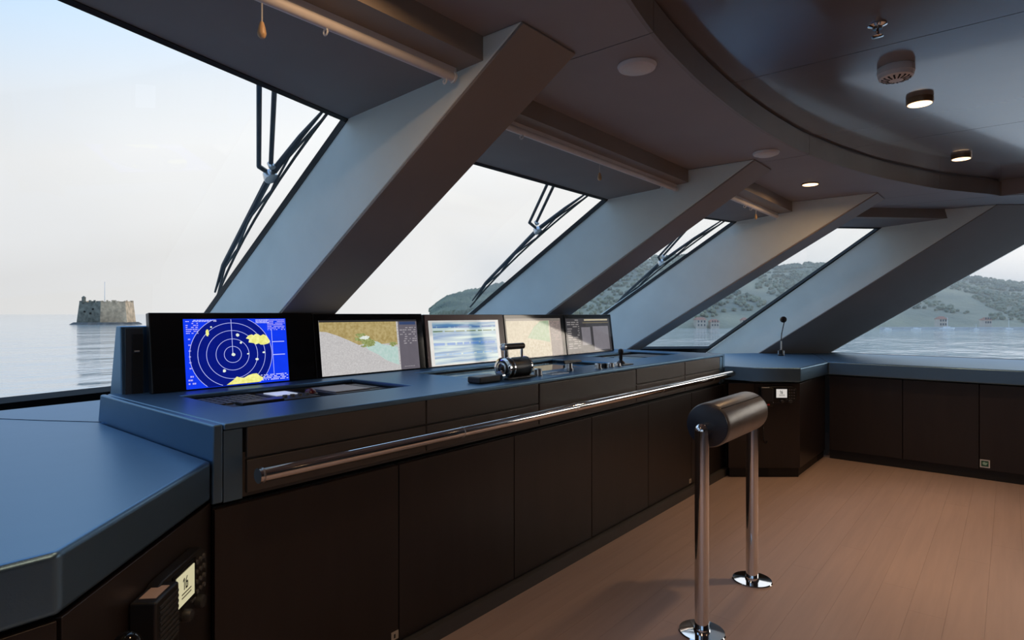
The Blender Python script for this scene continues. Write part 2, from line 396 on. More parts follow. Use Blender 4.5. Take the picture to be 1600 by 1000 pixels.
# ------------------------------------------------------------------ walls under and behind
wa = MB().box(-1.9, 7.95, -5.65, -5.5, -.12, 2.75).build('wall_aft', mat('wall_taupe', (.20, .17, .15), .6), None); tag(wa, 'taupe wall at the back of the wheelhouse', kind='structure')
for nm, x0, x1 in (('wall_starboard', 7.84, 7.95), ('wall_port', -1.85, -1.70)):
    tag(MB().box(x0, x1, -5.5, 2.6, -.12, .915).box(x0, x1, -5.5, -3.0, .915, 2.72).build(nm, mat('wall_taupe', (.20, .17, .15), .6)), 'low wall below the side window', kind='structure')
sill = [(-1.36, 2.987), (.10, 4.30), (1.75, 4.70), (4.30, 4.70), (6.0, 4.35), (7.46, 3.1)]
wf = MB()
for p, q in zip(sill, sill[1:]):
    d = (V((q[0], q[1], 0)) - V((p[0], p[1], 0))).normalized(); nrm = V((-d.y, d.x, 0)) * .1
    wf.prism([(p[0], p[1], -.12), (q[0], q[1], -.12), (q[0] + nrm.x, q[1] + nrm.y, -.12), (p[0] + nrm.x, p[1] + nrm.y, -.12)],
             [(p[0], p[1], .842), (q[0], q[1], .842), (q[0] + nrm.x, q[1] + nrm.y, .842), (p[0] + nrm.x, p[1] + nrm.y, .842)])
tag(wf.build('wall_front', M_hull), 'low wall below the front windows', kind='structure')
tag(MB().slab([(-1.2, 2.9), (.1, 3.5), (1.75, 3.75), (4.3, 3.75), (6.0, 3.35), (7.3, 2.5), (7.44, 3.08), (6.0, 4.34), (4.3, 4.69), (1.75, 4.69), (.1, 4.29), (-1.34, 2.98)], .80, .826).build('trim_13', M_seal), 'dark ledge along the foot of the front windows', kind='structure')

# ------------------------------------------------------------------ helm console
console = thing('helm_console', 'long dark helm console with five monitors on top and a chrome rail', 'console', (3.03, 2.4, 0))
XA, XB, YF = .845, 5.215, 1.92
ZT = 1.05
# worktop: strips around three instrument wells
wells = [(1.06, 1.93, 2.24, 2.72), (2.36, 3.76, 2.20, 2.72), (4.16, 5.02, 2.24, 2.72)]
MB().box(XA + .004, XB - .004, YF + .012, 2.92, .80, ZT - .105).build('body', M_band, console)
ys = [YF - .004, 2.20, 2.24, 2.72, 3.02]
xs = sorted({XA + .0305, XB - .0505} | {w[0] for w in wells} | {w[1] for w in wells})
top = MB()
def in_well(xm, ym): return any(a < xm < b and c < ym < d for a, b, c, d in wells)
# merged strips so no seams show
top_me = {}
import bmesh
bm = bmesh.new()
vv = {}
def gv(x, y, z):
    k = (round(x, 4), round(y, 4), round(z, 4))
    if k not in vv: vv[k] = bm.verts.new(V(k) - ORG[console])
    return vv[k]
zt, zb_ = ZT, ZT - .022
cells = set()
for i in range(len(xs) - 1):
    for j in range(len(ys) - 1):
        if not in_well((xs[i] + xs[i + 1]) / 2, (ys[j] + ys[j + 1]) / 2): cells.add((i, j))
for (i, j) in cells:
    q = [(xs[i], ys[j]), (xs[i + 1], ys[j]), (xs[i + 1], ys[j + 1]), (xs[i], ys[j + 1])]
    bm.faces.new([gv(x, y, zt) for x, y in q]); bm.faces.new([gv(x, y, zb_) for x, y in q[::-1]])
    for (di, dj), (a, b) in (((0, -1), (0, 1)), ((1, 0), (1, 2)), ((0, 1), (2, 3)), ((-1, 0), (3, 0))):
        if (i + di, j + dj) not in cells:
            bm.faces.new([gv(*q[a], zb_), gv(*q[b], zb_), gv(*q[b], zt), gv(*q[a], zt)])
bmesh.ops.recalc_face_normals(bm, faces=bm.faces)
bmesh.ops.dissolve_limit(bm, angle_limit=.02, verts=bm.verts, edges=bm.edges)
me = bpy.data.meshes.new('console_top'); bm.to_mesh(me); bm.free(); me.materials.append(M_leather)
wt = bpy.data.objects.new('console_top', me); COL.objects.link(wt); wt.parent = console; ORG[wt] = ORG[console]
md = wt.modifiers.new('bevel', 'BEVEL'); md.width = .007; md.segments = 3; md.limit_method = 'ANGLE'
wt['label'] = 'slate leather top with sunken instrument wells'
for a, b, c, d in wells:
    tr_ = MB().box(a - .012, b + .012, c - .012, d + .012, ZT - .060, ZT - .045)
    for q in ((a - .012, a, c - .012, d + .012), (b, b + .012, c - .012, d + .012), (a, b, c - .012, c), (a, b, d, d + .012)): tr_.box(*q, ZT - .045, ZT - .0225)
    tr_.build('well_tray', M_dark, console)
# left end cover and right end cover, slightly raked
MB().prism([(XA - .006, YF - .003, .80), (XA + .03, YF - .003, .80), (XA + .03, 3.04, .80), (XA - .006, 3.04, .80)],
           [(XA - .002, YF - .003, ZT), (XA + .03, YF - .003, ZT), (XA + .03, 3.02, ZT), (XA + .006, 3.02, ZT)]).build('end_cover', M_leather, console, bevel=.007)
MB().box(XB - .05, XB + .004, YF - .003, 3.02, .80, ZT).build('end_cover', M_leather, console, bevel=.010)
# front band: drawer fronts with dark gaps
MB().box(XA + .0305, .936, YF - .002, YF + .05, .80, ZT - .0225).build('corner_post', M_leather, console)
MB().box(5.105, XB - .051, YF, YF + .05, .792, ZT - .0225).build('corner_post', M_leather, console, bevel=.006)
MB().box(.936, 5.105, YF + .02, YF + .045, .80, ZT - .023).build('gap_backing', M_gap, console)
MB().box(XA + .004, XB - .004, YF + .05, 2.92, ZT - .11, ZT - .062).build('core', M_gap, console)
def drawer(x0, x1, z0, z1): return MB().box(x0 + .004, x1 - .004, YF - .002, YF + .022, z0, z1).build('drawer_front', M_band, console, bevel=.004)
drawer(.948, 1.735, .927, 1.030); drawer(.948, 1.735, .812, .921)
drawer(1.735, 2.531, .927, 1.030); drawer(1.735, 2.531, .812, .921)
MB().box(2.537, 3.600, YF - .002, YF + .022, .812, 1.027).build('front_panel', M_band, console, bevel=.004)
drawer(3.605, 4.382, .927, 1.030); drawer(3.605, 4.382, .812, .921)
drawer(4.382, 5.100, .927, 1.030); drawer(4.382, 5.100, .812, .921)
# base doors and skirting
MB().box(XA + .004, XB - .01, 1.934, 2.9, .005, .789).build('carcass', M_gap, console)
sx = [.842, 1.578, 2.314, 3.038, 3.760, 4.486, 5.203]
for a, b in zip(sx, sx[1:]): MB().box(a + .0025, b - .0025, 1.910, 1.932, .070, .785).build('door', M_panel, console, bevel=.002, seg=2)
MB().box(.842, 5.205, 1.882, 1.930, .0, .064).build('skirting', M_skirt, console)
# chrome hand rail
rail = MB().tube([(.945, 1.835, .885), (5.165, 1.835, .885)], .0245, 24).build('handrail', M_chrome, console, smooth=True)
for x in (.955, 1.86, 2.74, 3.80, 4.70): MB().lathe((x, 1.835, .885), (1, 0, 0), [(.0255, 0), (.0255, .006)], 24).build('joint_ring', M_steel, rail)
for x in (1.2, 2.13, 3.07, 4.0, 4.9): MB().tube([(x, 1.835, .885), (x, 1.93, .885)], .012, 12).build('rail_bracket', M_chrome, rail, smooth=True)
# monitor housing behind the screens
hs = MB().prism([(.91, 2.95, .945), (5.03, 2.95, .945), (5.03, 3.12, .945), (.91, 3.12, .945)], [(.91, 2.965, 1.345), (5.03, 2.965, 1.345), (5.03, 3.02, 1.345), (.91, 3.02, 1.345)]).build('monitor_housing', M_leather, console, bevel=.006)
MB().box(.924, .99, 2.944, 2.957, .96, 1.335).build('housing_frame', M_dark, hs)
MB().box(.948, .99, 2.938, 2.95, .96, 1.31).build('housing_recess', M_gap, hs)
MB().tube([(.955, 2.936, 1.235), (.975, 2.936, 1.235)], .004, 8).build('hinge_pin', M_steel, hs)
for x in (1.538, 4.44):
    pl = MB().box(x, x + .036, 1.9075, 1.9105, .085, .118).build('notice_sticker', mat('sticker_beige', (.55, .46, .36), .6))
    tag(pl, 'small beige sticker low on the console door nearest the camera' if x < 3 else 'tiny pale sticker low on the console door behind the leaning post', 'sticker', 'stickers on the console doors')
    MB().box(x + .012, x + .02, 1.9070, 1.9076, .092, .108).build('mark', M_ink, pl)

# ------------------------------------------------------------------ monitors
MO = V((0, 2.86, 1.05)); MU = V((0, .045, .355)).normalized(); MN = V((1, 0, 0)).cross(MU).normalized()
if MN.y > 0: MN = -MN
MF = Fr(MO, (1, 0, 0), MU, MN)
def monitor(x0, x1, h, label, s0, s1, b0, b1):
    t = thing('monitor', label, 'monitor', tuple(MF.p((x0 + x1) / 2, 0, 0)), 'monitors on the helm console')
    MB().fbox(MF, x0, x1, .002, h, -.035, 0).build('casing', M_black, t, bevel=.003)
    MB().fbox(MF, x0 + .004, x1 - .004, .005, h - .004, 0, .003).build('cover_glass', M_blackgl, t)
    return t
def sc(name, col, **k): return screen_mat(name, col, k.get('c2', tuple(min(1, c * 1.08) for c in col)), k.get('s', 20), k.get('e', 1.), k.get('st'), k.get('lo', .35), k.get('hi', .65), k.get('d', 4))
# --- radar
t = monitor(1.0, 1.798, .357, 'widest monitor at the port end showing a blue radar plot', 0, 0, 0, 0)
B_ = sc('radar_blue', (.004, .035, .70)); D_ = sc('radar_navy', (.001, .006, .17)); Ln = sc('radar_line', (.42, .45, .85)); Ye = sc('radar_echo', (.68, .66, .16), c2=(.80, .78, .30), s=60); Tx = sc('radar_text', (.62, .62, .95)); Pk = sc('radar_lilac', (.40, .36, .78))
S0, S1, Q0, Q1 = 1.139, 1.640, .006, .327
scr = MB().fbox(MF, S0, S1, Q0, Q1, .0005, .0045).build('screen', B_, t)
W_, H_ = S1 - S0, Q1 - Q0
def sp(a, b): return (S0 + a * W_, Q0 + b * H_)
rc = sp(.435, .462); rr = .392 * W_
ok = lambda a, b: S0 < a < S1 and Q0 + .001 < b < Q1
pts = []
for k in range(96):
    w = 2 * math.pi * k / 96; pts.append((rc[0] + rr * math.cos(w), min(max(rc[1] + rr * .94 * math.sin(w), Q0 + .002), Q1 - .002)))
MB().fpoly(MF, pts, .0044, .0050).build('radar_disc', D_, scr)
mb = MB()
for i, q in enumerate((.205, .40, .62, .82, 1.0)):
    for k in range(72):
        u, w = 2 * math.pi * k / 72, 2 * math.pi * (k + 1) / 72
        pp = [(rc[0] + r * math.cos(x), rc[1] + .94 * r * math.sin(x)) for r, x in ((rr * q, u), (rr * q + .0022, u), (rr * q + .0022, w), (rr * q, w))]
        if all(ok(*p) for p in pp): mb.fpoly(MF, pp, .0050, .0053)
mb.fbox(MF, rc[0] - .0012, rc[0] + .0012, rc[1], Q1 - .003, .0050, .0053)
tag(mb.build('range_rings', Ln, scr), kind='stuff')
def blob(cx, cy, rx, ry, n=26, j=.22, flat=None):
    o = []
    for k in range(n):
        w = 2 * math.pi * k / n; r = 1 + random.uniform(-j, j); x, y = cx + rx * r * math.cos(w), cy + ry * r * math.sin(w)
        if flat is not None: y = max(y, flat)
        o.append(sp(x, y))
    return o
def echo(pp, c=.0056, nm='land_echo', m=None): MB().fpoly(MF, pp, .0050, c).build(nm, m or Ye, scr)
coast = [(.575, .70), (.60, .735), (.635, .755), (.655, .742), (.675, .765), (.70, .755), (.72, .735), (.75, .745), (.785, .725), (.80, .69), (.815, .64), (.80, .605), (.77, .60), (.745, .585), (.715, .595), (.70, .62), (.67, .605), (.64, .625), (.60, .64), (.60, .675)]
echo([sp(x + random.uniform(-.006, .006), y_ + random.uniform(-.008, .008)) for x, y_ in coast])
coast = [(.36, .012), (.39, .05), (.425, .085), (.46, .13), (.49, .11), (.53, .105), (.575, .135), (.62, .155), (.66, .145), (.69, .10), (.72, .085), (.715, .05), (.68, .012)]
echo([sp(x, y_ + random.uniform(-.008, .008)) for x, y_ in coast])
echo(blob(.207, .80, .016, .05))
PaleM = sc('radar_pale', (.62, .68, .60))
for a in ((.44, .46, .017, .024), (.49, .75, .016, .024), (.52, .635, .011, .018), (.245, .88, .008, .012), (.585, .46, .012, .012), (.67, .37, .016, .018), (.745, .47, .014, .014), (.345, .225, .014, .024)): echo(blob(*a, n=12, j=.12), .0058, 'ship_echo', PaleM)
def dashes(x0, x1, y0, y1, rows, fill=.7, wmin=.01, wmax=.03, thick=.45):
    mb = MB(); dy = (y1 - y0) / rows
    for r in range(rows):
        x = x0
        while x < x1:
            w = random.uniform(wmin, wmax); w = min(w, x1 - x)
            if random.random() < fill:
                a, b = sp(x, y0 + r * dy + dy * (1 - thick) / 2), sp(x + w * .8, y0 + r * dy + dy * (1 + thick) / 2)
                mb.fbox(MF, a[0], b[0], a[1], b[1], .0046, .0052)
            x += w
    return mb
tag(dashes(.02, .30, .955, .99, 2, .75).build('readout', Tx, scr), kind='stuff'); tag(dashes(.02, .13, .78, .95, 6, .7).build('readout', Pk, scr), kind='stuff')
tag(dashes(.68, .82, .925, .99, 3, .8).build('readout', Tx, scr), kind='stuff'); tag(dashes(.80, .99, .81, .99, 7, .8, .008, .022).build('readout', Pk, scr), kind='stuff')
tag(dashes(.02, .09, .05, .20, 3, .6).build('readout', Pk, scr), kind='stuff'); tag(dashes(.70, .99, .03, .13, 4, .75, .008, .02).build('readout', Tx, scr), kind='stuff')
tag(dashes(.035, .055, .25, .75, 6, .9, .015, .02, .2).build('range_scale', Pk, scr), kind='stuff')
mb = MB()
for b in (.625, .42): p, q = sp(.84, b), sp(.97, b + .012); mb.fbox(MF, p[0], q[0], p[1], q[1], .0046, .0052)
p, q = sp(.838, .13), sp(.842, .82); mb.fbox(MF, p[0], q[0], p[1], q[1], .0046, .0052)
tag(mb.build('panel_lines', Ln, scr), kind='stuff')
# --- chart with sandy land and grey sea floor
t = monitor(1.803, 2.583, .352, 'second monitor from port showing a chart of grey shallows and tan land', 0, 0, 0, 0)
S0, S1, Q0, Q1 = 1.834, 2.529, .008, .314; W_, H_ = S1 - S0, Q1 - Q0
scr = MB().fbox(MF, S0, S1, Q0, Q1, .0005, .0045).build('screen', sc('chart_grey', (.40, .385, .385), c2=(.50, .485, .48), s=140), t)
MB().fpoly(MF, [sp(*p) for p in ((0, .97), (0, .80), (.06, .79), (.16, .72), (.27, .62), (.36, .53), (.46, .56), (.58, .53), (.70, .54), (.765, .50), (.765, .97))], .0045, .0051).build('land_area', sc('chart_tan', (.30, .225, .085), c2=(.41, .325, .15), s=60), scr)
MB().fpoly(MF, [sp(*p) for p in ((.40, .54), (.46, .60), (.55, .58), (.60, .52), (.765, .46), (.765, .10), (.70, .15), (.62, .22), (.55, .33), (.46, .42))], .0045, .0053).build('shallow_area', sc('chart_aqua', (.36, .50, .46), c2=(.44, .55, .52), s=70), scr)
for a in ((.40, .64, .07, .06), (.46, .57, .06, .07), (.71, .52, .04, .045), (.41, .50, .03, .02), (.38, .72, .05, .03)): MB().fpoly(MF, blob(*a, j=.35), .0051, .0056).build('drying_patch', sc('chart_olive', (.16, .19, .05), c2=(.30, .34, .15), s=120), scr)
MB().fpoly(MF, blob(.425, .665, .05, .035, j=.3), .0054, .0059).build('town_patch', sc('chart_pale', (.55, .60, .55), c2=(.7, .74, .7), s=120), scr)
MB().fbox(MF, sp(.785, 0)[0], S1, Q0, Q1, .0045, .0053).build('side_panel', sc('chart_slate', (.105, .095, .115)), scr)
MB().fbox(MF, S0, S1, sp(0, .965)[1], Q1, .0045, .0055).build('status_bar', sc('chart_bar', (.02, .02, .022)), scr)
MB().fbox(MF, sp(.80, 0)[0], sp(.985, 0)[0], sp(0, .90)[1], sp(0, .96)[1], .0052, .0057).build('heading_box', sc('chart_blue', (.03, .05, .12)), scr)
tag(dashes(.02, .98, .972, .995, 1, .45, .02, .05, .6).build('status_text', sc('chart_text', (.5, .5, .5)), scr), kind='stuff')
for bx in ((.80, .99, .50, .86, 8), (.80, .99, .02, .07, 2), (.77, .785, .04, .90, 16)):
    m_ = dashes(*bx, .6, .012, .04, .35)
    for i, v_ in enumerate(m_.v): m_.v[i] = v_ + MN * .0008
    tag(m_.build('readout', sc('chart_text2', (.32, .30, .32)), scr), kind='stuff')
tag(dashes(.86, .95, .80, .86, 2, .7, .03, .05, .3).build('alarm_text', sc('chart_red', (.45, .05, .06)), scr), kind='stuff')
# --- banded sounder picture
t = monitor(2.598, 3.380, .347, 'middle monitor with a burgundy frame showing blue horizontal bands', 0, 0, 0, 0)
MB().fbox(MF, 2.602, 3.376, .006, .343, .003, .0042).build('frame', mat('frame_burgundy', (.10, .014, .022), .25), t)
S0, S1, Q0, Q1 = 2.630, 3.316, .008, .306; W_, H_ = S1 - S0, Q1 - Q0
scr = MB().fbox(MF, S0, S1, Q0, Q1, .0005, .0055).build('screen', sc('sounder_edge', (.44, .44, .43)), t)
m_s = screen_mat('sounder_bands', (.06, .17, .34), (.42, .52, .50), 9, 1., (.25, 1, 5.), .38, .62, 3)
MB().fbox(MF, sp(.045, 0)[0], sp(.95, 0)[0], sp(0, .03)[1], sp(0, .955)[1], .0055, .0060).build('echo_picture', m_s, scr)
for y0, y1, c in ((.83, .87, (.05, .12, .28)), (.74, .77, (.09, .14, .07)), (.44, .50, (.07, .18, .42)), (.22, .26, (.16, .30, .48))):
    m_ = dashes(.05, .945, y0, y1, 1, .95, .05, .2, .9)
    for i, v_ in enumerate(m_.v): m_.v[i] = v_ + MN * .0015
    tag(m_.build('echo_band', sc('sounder_%d' % int(y0 * 100), c), scr), kind='stuff')
# --- beige chart
t = monitor(3.388, 4.160, .345, 'fourth monitor from port showing a beige chart with a slate column', 0, 0, 0, 0)
S0, S1, Q0, Q1 = 3.404, 4.105, .010, .314; W_, H_ = S1 - S0, Q1 - Q0
scr = MB().fbox(MF, S0, S1, Q0, Q1, .0005, .0045).build('screen', sc('beige_chart', (.36, .31, .22), c2=(.44, .39, .29), s=50), t)
MB().fpoly(MF, [sp(*p) for p in ((.35, .50), (.48, .78), (.60, .92), (.76, .94), (.76, .36), (.6, .42))], .0045, .0051).build('sea_area', sc('beige_green', (.24, .32, .20), c2=(.30, .36, .25), s=40), scr)
MB().fbox(MF, sp(.78, 0)[0], S1, Q0, Q1, .0045, .0053).build('side_panel', sc('beige_slate', (.16, .13, .12)), scr)
MB().fbox(MF, S0, S1, sp(0, .94)[1], Q1, .0045, .0055).build('status_bar', sc('beige_bar', (.16, .14, .12)), scr)
m_ = dashes(.80, .98, .40, .93, 12, .7, .02, .06, .4)
for i, v_ in enumerate(m_.v): m_.v[i] = v_ + MN * .0008
tag(m_.build('readout', sc('beige_text', (.26, .20, .18)), scr), kind='stuff')
# --- alarm lists
t = monitor(4.168, 4.940, .345, 'last monitor at the starboard end showing grey lists and boxes', 0, 0, 0, 0)
S0, S1, Q0, Q1 = 4.185, 4.900, .008, .310; W_, H_ = S1 - S0, Q1 - Q0
scr = MB().fbox(MF, S0, S1, Q0, Q1, .0005, .0045).build('screen', sc('list_dark', (.035, .033, .036)), t)
for a, b, c, d, k in ((.32, .52, .22, .74, 'list_a'), (.58, .95, .05, .76, 'list_a'), (.40, .95, .93, .975, 'list_cream'), (.36, .97, .855, .885, 'list_olive')):
    MB().fbox(MF, sp(a, 0)[0], sp(b, 0)[0], sp(0, c)[1], sp(0, d)[1], .0045, .0051).build('list_box', sc(k, {'list_a': (.15, .14, .155), 'list_cream': (.42, .36, .24), 'list_olive': (.12, .10, .06)}[k]), scr)
tag(dashes(.02, .28, .12, .98, 14, .9, .08, .13, .45).build('list_rows', sc('list_text', (.20, .185, .18)), scr), kind='stuff')

# ------------------------------------------------------------------ things on the console
def pull(pts, dz): return [V(p) + V((0, 0, dz)) for p in pts]
# keyboard tray items in the port well (on the tray at ZT-.045)
ZL = ZT - .045
k = thing('keyboard_panel', 'low dark keypad in the port well below the radar screen', 'keypad', (1.22, 2.50, ZL))
MB().box(1.09, 1.35, 2.34, 2.69, ZL, ZL + .022).build('base', M_dark, k, bevel=.004)
for i in range(7):
    for j in range(5): MB().box(1.105 + i * .033, 1.130 + i * .033, 2.46 + j * .044, 2.494 + j * .044, ZL + .022, ZL + .029).build('key', M_key, k)
MB().box(1.16, 1.34, 2.37, 2.44, ZL + .022, ZL + .036).build('palm_rest', M_black, k, bevel=.004)
k = thing('control_pad', 'small control panel with a pale lit display in the port well', 'control panel', (1.46, 2.55, ZL))
MB().box(1.375, 1.545, 2.42, 2.70, ZL, ZL + .022).build('base', M_dark, k, bevel=.004)
MB().box(1.40, 1.505, 2.545, 2.665, ZL + .022, ZL + .026).build('display', mat('display_pale', (.5, .52, .56), .25, emit=(.30, .33, .40), estr=1.), k)
for i in range(4): MB().lathe((1.400 + i * .036, 2.475, ZL + .022), (0, 0, 1), [(.011, 0), (.010, .012)], 12).build('button', M_key, k)
k = thing('trackball', 'dark red trackball between the display and the touch pad', 'trackball', (1.585, 2.57, ZL))
MB().lathe((1.585, 2.57, ZL), (0, 0, 1), [(.034, 0), (.034, .014), (.028, .016)], 24).build('ring', M_black, k, smooth=True)
MB().lathe((1.585, 2.57, ZL + .012), (0, 0, 1), [(.027 * math.cos(a), .027 * math.sin(a)) for a in [i * math.pi / 16 for i in range(9)]], 24).build('ball', M_orange, k, smooth=True)
k = thing('touch_pad', 'grey touch pad in a dark frame at the end of the port well', 'touch pad', (1.775, 2.56, ZL))
MB().box(1.630, 1.920, 2.42, 2.70, ZL, ZL + .020).build('frame', M_dark, k, bevel=.004)
MB().box(1.645, 1.845, 2.45, 2.675, ZL + .020, ZL + .026).build('pad_surface', mat('pad_grey', (.34, .31, .30), .4), k, bevel=.003)
MB().box(1.860, 1.905, 2.46, 2.66, ZL + .020, ZL + .024).build('button_strip', M_key, k)
# middle well: two instrument plates
for x0, x1, lab in ((2.40, 3.02, 'dark glass instrument plate behind the steering drum'), (3.08, 3.72, 'dark glass instrument plate behind the black paddle lever')):
    k = thing('instrument_plate', lab, 'instrument', ((x0 + x1) / 2, 2.46, ZL), 'instrument plates in the middle well')
    MB().box(x0, x1, 2.25, 2.69, ZL, ZL + .020).build('frame', M_dark, k, bevel=.004)
    MB().box(x0 + .02, x1 - .02, 2.30, 2.66, ZL + .020, ZL + .023).build('glass', M_blackgl, k)
k = thing('instrument_plate', 'dark instrument plate in the starboard well', 'instrument', (4.59, 2.46, ZL), 'instrument plates in the wells')
MB().box(4.19, 4.99, 2.27, 2.69, ZL, ZL + .020).build('frame', M_dark, k, bevel=.004); MB().box(4.22, 4.6, 2.30, 2.66, ZL + .020, ZL + .024).build('glass', M_blackgl, k); MB().box(4.64, 4.96, 2.34, 2.62, ZL + .020, ZL + .026).build('keypad', M_key, k)
# steering drum with tiller handle
th = thing('steering_drum', 'black steering drum with chrome end ring and upright tiller handle', 'steering control', (2.52, 2.08, ZT))
MB().box(2.40, 2.64, 2.02, 2.15, ZT, ZT + .012).build('foot_plate', M_black, th, bevel=.004)
dr = MB().lathe((2.43, 2.08, ZT + .058), (1, 0, 0), [(.050, 0), (.054, .004), (.054, .19), (.048, .20)], 40).build('drum', M_black, th, smooth=True)
MB().lathe((2.418, 2.08, ZT + .058), (1, 0, 0), [(.046, 0), (.058, .004), (.058, .016), (.050, .018)], 40).build('end_ring', M_chrome, dr, smooth=True)
MB().lathe((2.412, 2.08, ZT + .058), (1, 0, 0), [(.036, 0), (.042, .004), (.042, .012)], 32).build('dial_bezel', M_black, dr, smooth=True)
MB().lathe((2.409, 2.08, ZT + .058), (1, 0, 0), [(.028, 0), (.033, .003), (.033, .010)], 32).build('dial_ring', M_silver, dr, smooth=True)
MB().lathe((2.4065, 2.08, ZT + .058), (1, 0, 0), [(.020, 0), (.025, .002), (.025, .012)], 32).build('dial_face', M_blackgl, dr, smooth=True)
for x in (2.46, 2.605): MB().lathe((x, 2.08, ZT + .058), (1, 0, 0), [(.0565, 0), (.0565, .010)], 40).build('band_ring', M_chrome, dr, smooth=True)
MB().tube([(2.445, 2.08, ZT + .10), (2.445, 2.08, ZT + .175)], .007, 10).build('tiller_arm', M_chrome, th, smooth=True)
MB().tube([(2.585, 2.08, ZT + .10), (2.585, 2.08, ZT + .175)], .007, 10).build('tiller_arm', M_chrome, th, smooth=True)
gr = MB().tube([(2.435, 2.08, ZT + .172), (2.595, 2.08, ZT + .172)], .017, 16).build('tiller_grip', M_black, th, smooth=True)
MB().lathe((2.418, 2.08, ZT + .172), (1, 0, 0), [(.012, 0), (.019, .004), (.019, .018)], 16).build('grip_cap', M_silver, gr, smooth=True)
k = thing('drive_unit', 'small black drive box with chrome pivot at the port side of the steering drum', 'control box', (2.30, 2.06, ZT))
MB().box(2.18, 2.34, 2.02, 2.11, ZT, ZT + .034).build('box', M_dark, k, bevel=.010)
MB().lathe((2.355, 2.045, ZT + .026), (1, 0, 0), [(.025, 0), (.025, .02)], 20).build('pivot_disc', M_chrome, k, smooth=True)
MB().tube([(2.37, 2.04, ZT + .002), (2.37, 2.04, ZT + .055)], .006, 8).build('pivot_pin', M_silver, k, smooth=True)
MB().lathe((2.37, 2.04, ZT + .055), (0, 0, 1), [(.008, 0), (.012, .008), (.008, .018)], 12).build('pivot_cap', M_black, k, smooth=True)
def knob(x, y, r, h, m, label, grp='round knobs along the console front'):
    k = thing('rotary_switch', label, 'rotary switch', (x, y, ZT), grp)
    MB().lathe((x, y, ZT), (0, 0, 1), [(r * 1.25, 0), (r * 1.25, .005), (r, .006), (r * .96, h), (r * .8, h + .003)], 24).build('knob_body', m, k, smooth=True)
    MB().box(x - .002, x + .002, y - r * .7, y, ZT + h + .0028, ZT + h + .0045).build('pointer', M_ink, k)
knob(2.70, 2.055, .024, .036, M_silver, 'single silver knob just starboard of the steering drum')
MBp = thing('label_plate', 'flat pale engraved plate between the silver knob and the paddle lever', 'plate', (2.84, 2.05, ZT))
MB().box(2.76, 2.93, 2.00, 2.10, ZT, ZT + .004).build('plate', mat('plate_silver', (.5, .52, .55), .35, metal=.5), MBp)
for i in range(4): MB().box(2.785 + i * .035, 2.805 + i * .035, 2.03, 2.06, ZT + .004, ZT + .0055).build('engraving', M_key, MBp)
k = thing('paddle_lever', 'black paddle lever on a steel stem in the middle of the console', 'lever', (3.06, 2.09, ZT))
MB().lathe((3.06, 2.09, ZT), (0, 0, 1), [(.030, 0), (.030, .012), (.024, .014), (.022, .045)], 24).build('stem', M_steel, k, smooth=True)
MB().prism([(2.97, 2.055, ZT + .046), (3.19, 2.07, ZT + .046), (3.19, 2.11, ZT + .046), (2.97, 2.125, ZT + .046)], [(2.96, 2.06, ZT + .068), (3.17, 2.075, ZT + .060), (3.17, 2.105, ZT + .060), (2.96, 2.12, ZT + .068)]).build('paddle', M_black, k, bevel=.006)
knob(3.27, 2.01, .022, .030, M_silver, 'silver knob first in the row beside the joystick')
knob(3.345, 2.01, .020, .026, M_black, 'black knob second in the row beside the joystick')
knob(3.425, 2.01, .022, .024, M_silver, 'silver knob third in the row beside the joystick')
knob(3.51, 2.01, .024, .020, M_silver, 'flat silver knob next to the joystick base')
k = thing('joystick', 'slim black joystick standing near the starboard end of the console', 'joystick', (3.63, 2.05, ZT))
MB().box(3.56, 3.70, 1.99, 2.11, ZT, ZT + .008).build('base_plate', M_black, k, bevel=.003)
MB().lathe((3.63, 2.05, ZT + .008), (0, 0, 1), [(.030, 0), (.026, .010), (.013, .022)], 20).build('boot', M_dark, k, smooth=True)
MB().lathe((3.63, 2.05, ZT + .028), (0, 0, 1), [(.010, 0), (.013, .02), (.011, .035), (.016, .045), (.019, .066), (.015, .078), (.004, .082)], 16).build('handle', M_black, k, smooth=True)

# ------------------------------------------------------------------ worktops and cabinets beside the console
LIP = .125
port = thing('worktop', 'broad slate leather worktop with cut corner at the port side', 'worktop', (.2, 2.5, ZW - LIP))
poly = [(-1.66, 1.413), (.33, 1.413), (.838, 1.921), (.838, 2.94), (.905, 2.95), (.905, 3.13), (1.72, 3.13), (1.62, 3.80), (.3, 3.66), (-1.0, 2.86), (-1.66, 2.3)]
MB().slab(poly, ZW - LIP, ZW).build('top', M_leather, port, bevel=.014)
MB().tube([(.838, 2.96, ZW + .0006), (.70, 3.18, ZW + .0006), (.52, 3.50, ZW + .0006), (.42, 3.66, ZW + .0006)], .0016, 6).build('seam', M_gap, port)
pc = thing('corner_cabinet', 'dark port cabinet carrying the larger radio', 'cabinet', (.3, 2.2, 0))
n_ = V((1, -1, 0)).normalized(); tn = V((1, 1, 0)).normalized()
MB().slab([(-1.6, 1.46), (.312, 1.46), (.83, 1.978), (.83, 3.1), (-1.6, 2.2)], .005, ZW - LIP - .002).build('carcass', M_gap, pc)
CF = Fr((.33, 1.413 + .007, 0), tn, (0, 0, 1), n_)          # face of the cut corner
MB().fbox(CF, .012, .726, .085, ZW - LIP - .010, -.02, 0.).build('door', M_panel, pc, bevel=.002, seg=2)
MB().box(-.45, .328, 1.418, 1.455, .085, ZW - LIP - .010).build('door', M_panel, pc, bevel=.002, seg=2)
MB().fbox(CF, .03, .69, 0, .08, -.06, -.03).build('skirting', M_skirt, pc)
back = thing('rear_shelf', 'slate shelf below the front windows behind the monitors', 'shelf', (3.2, 3.5, ZW - .1))
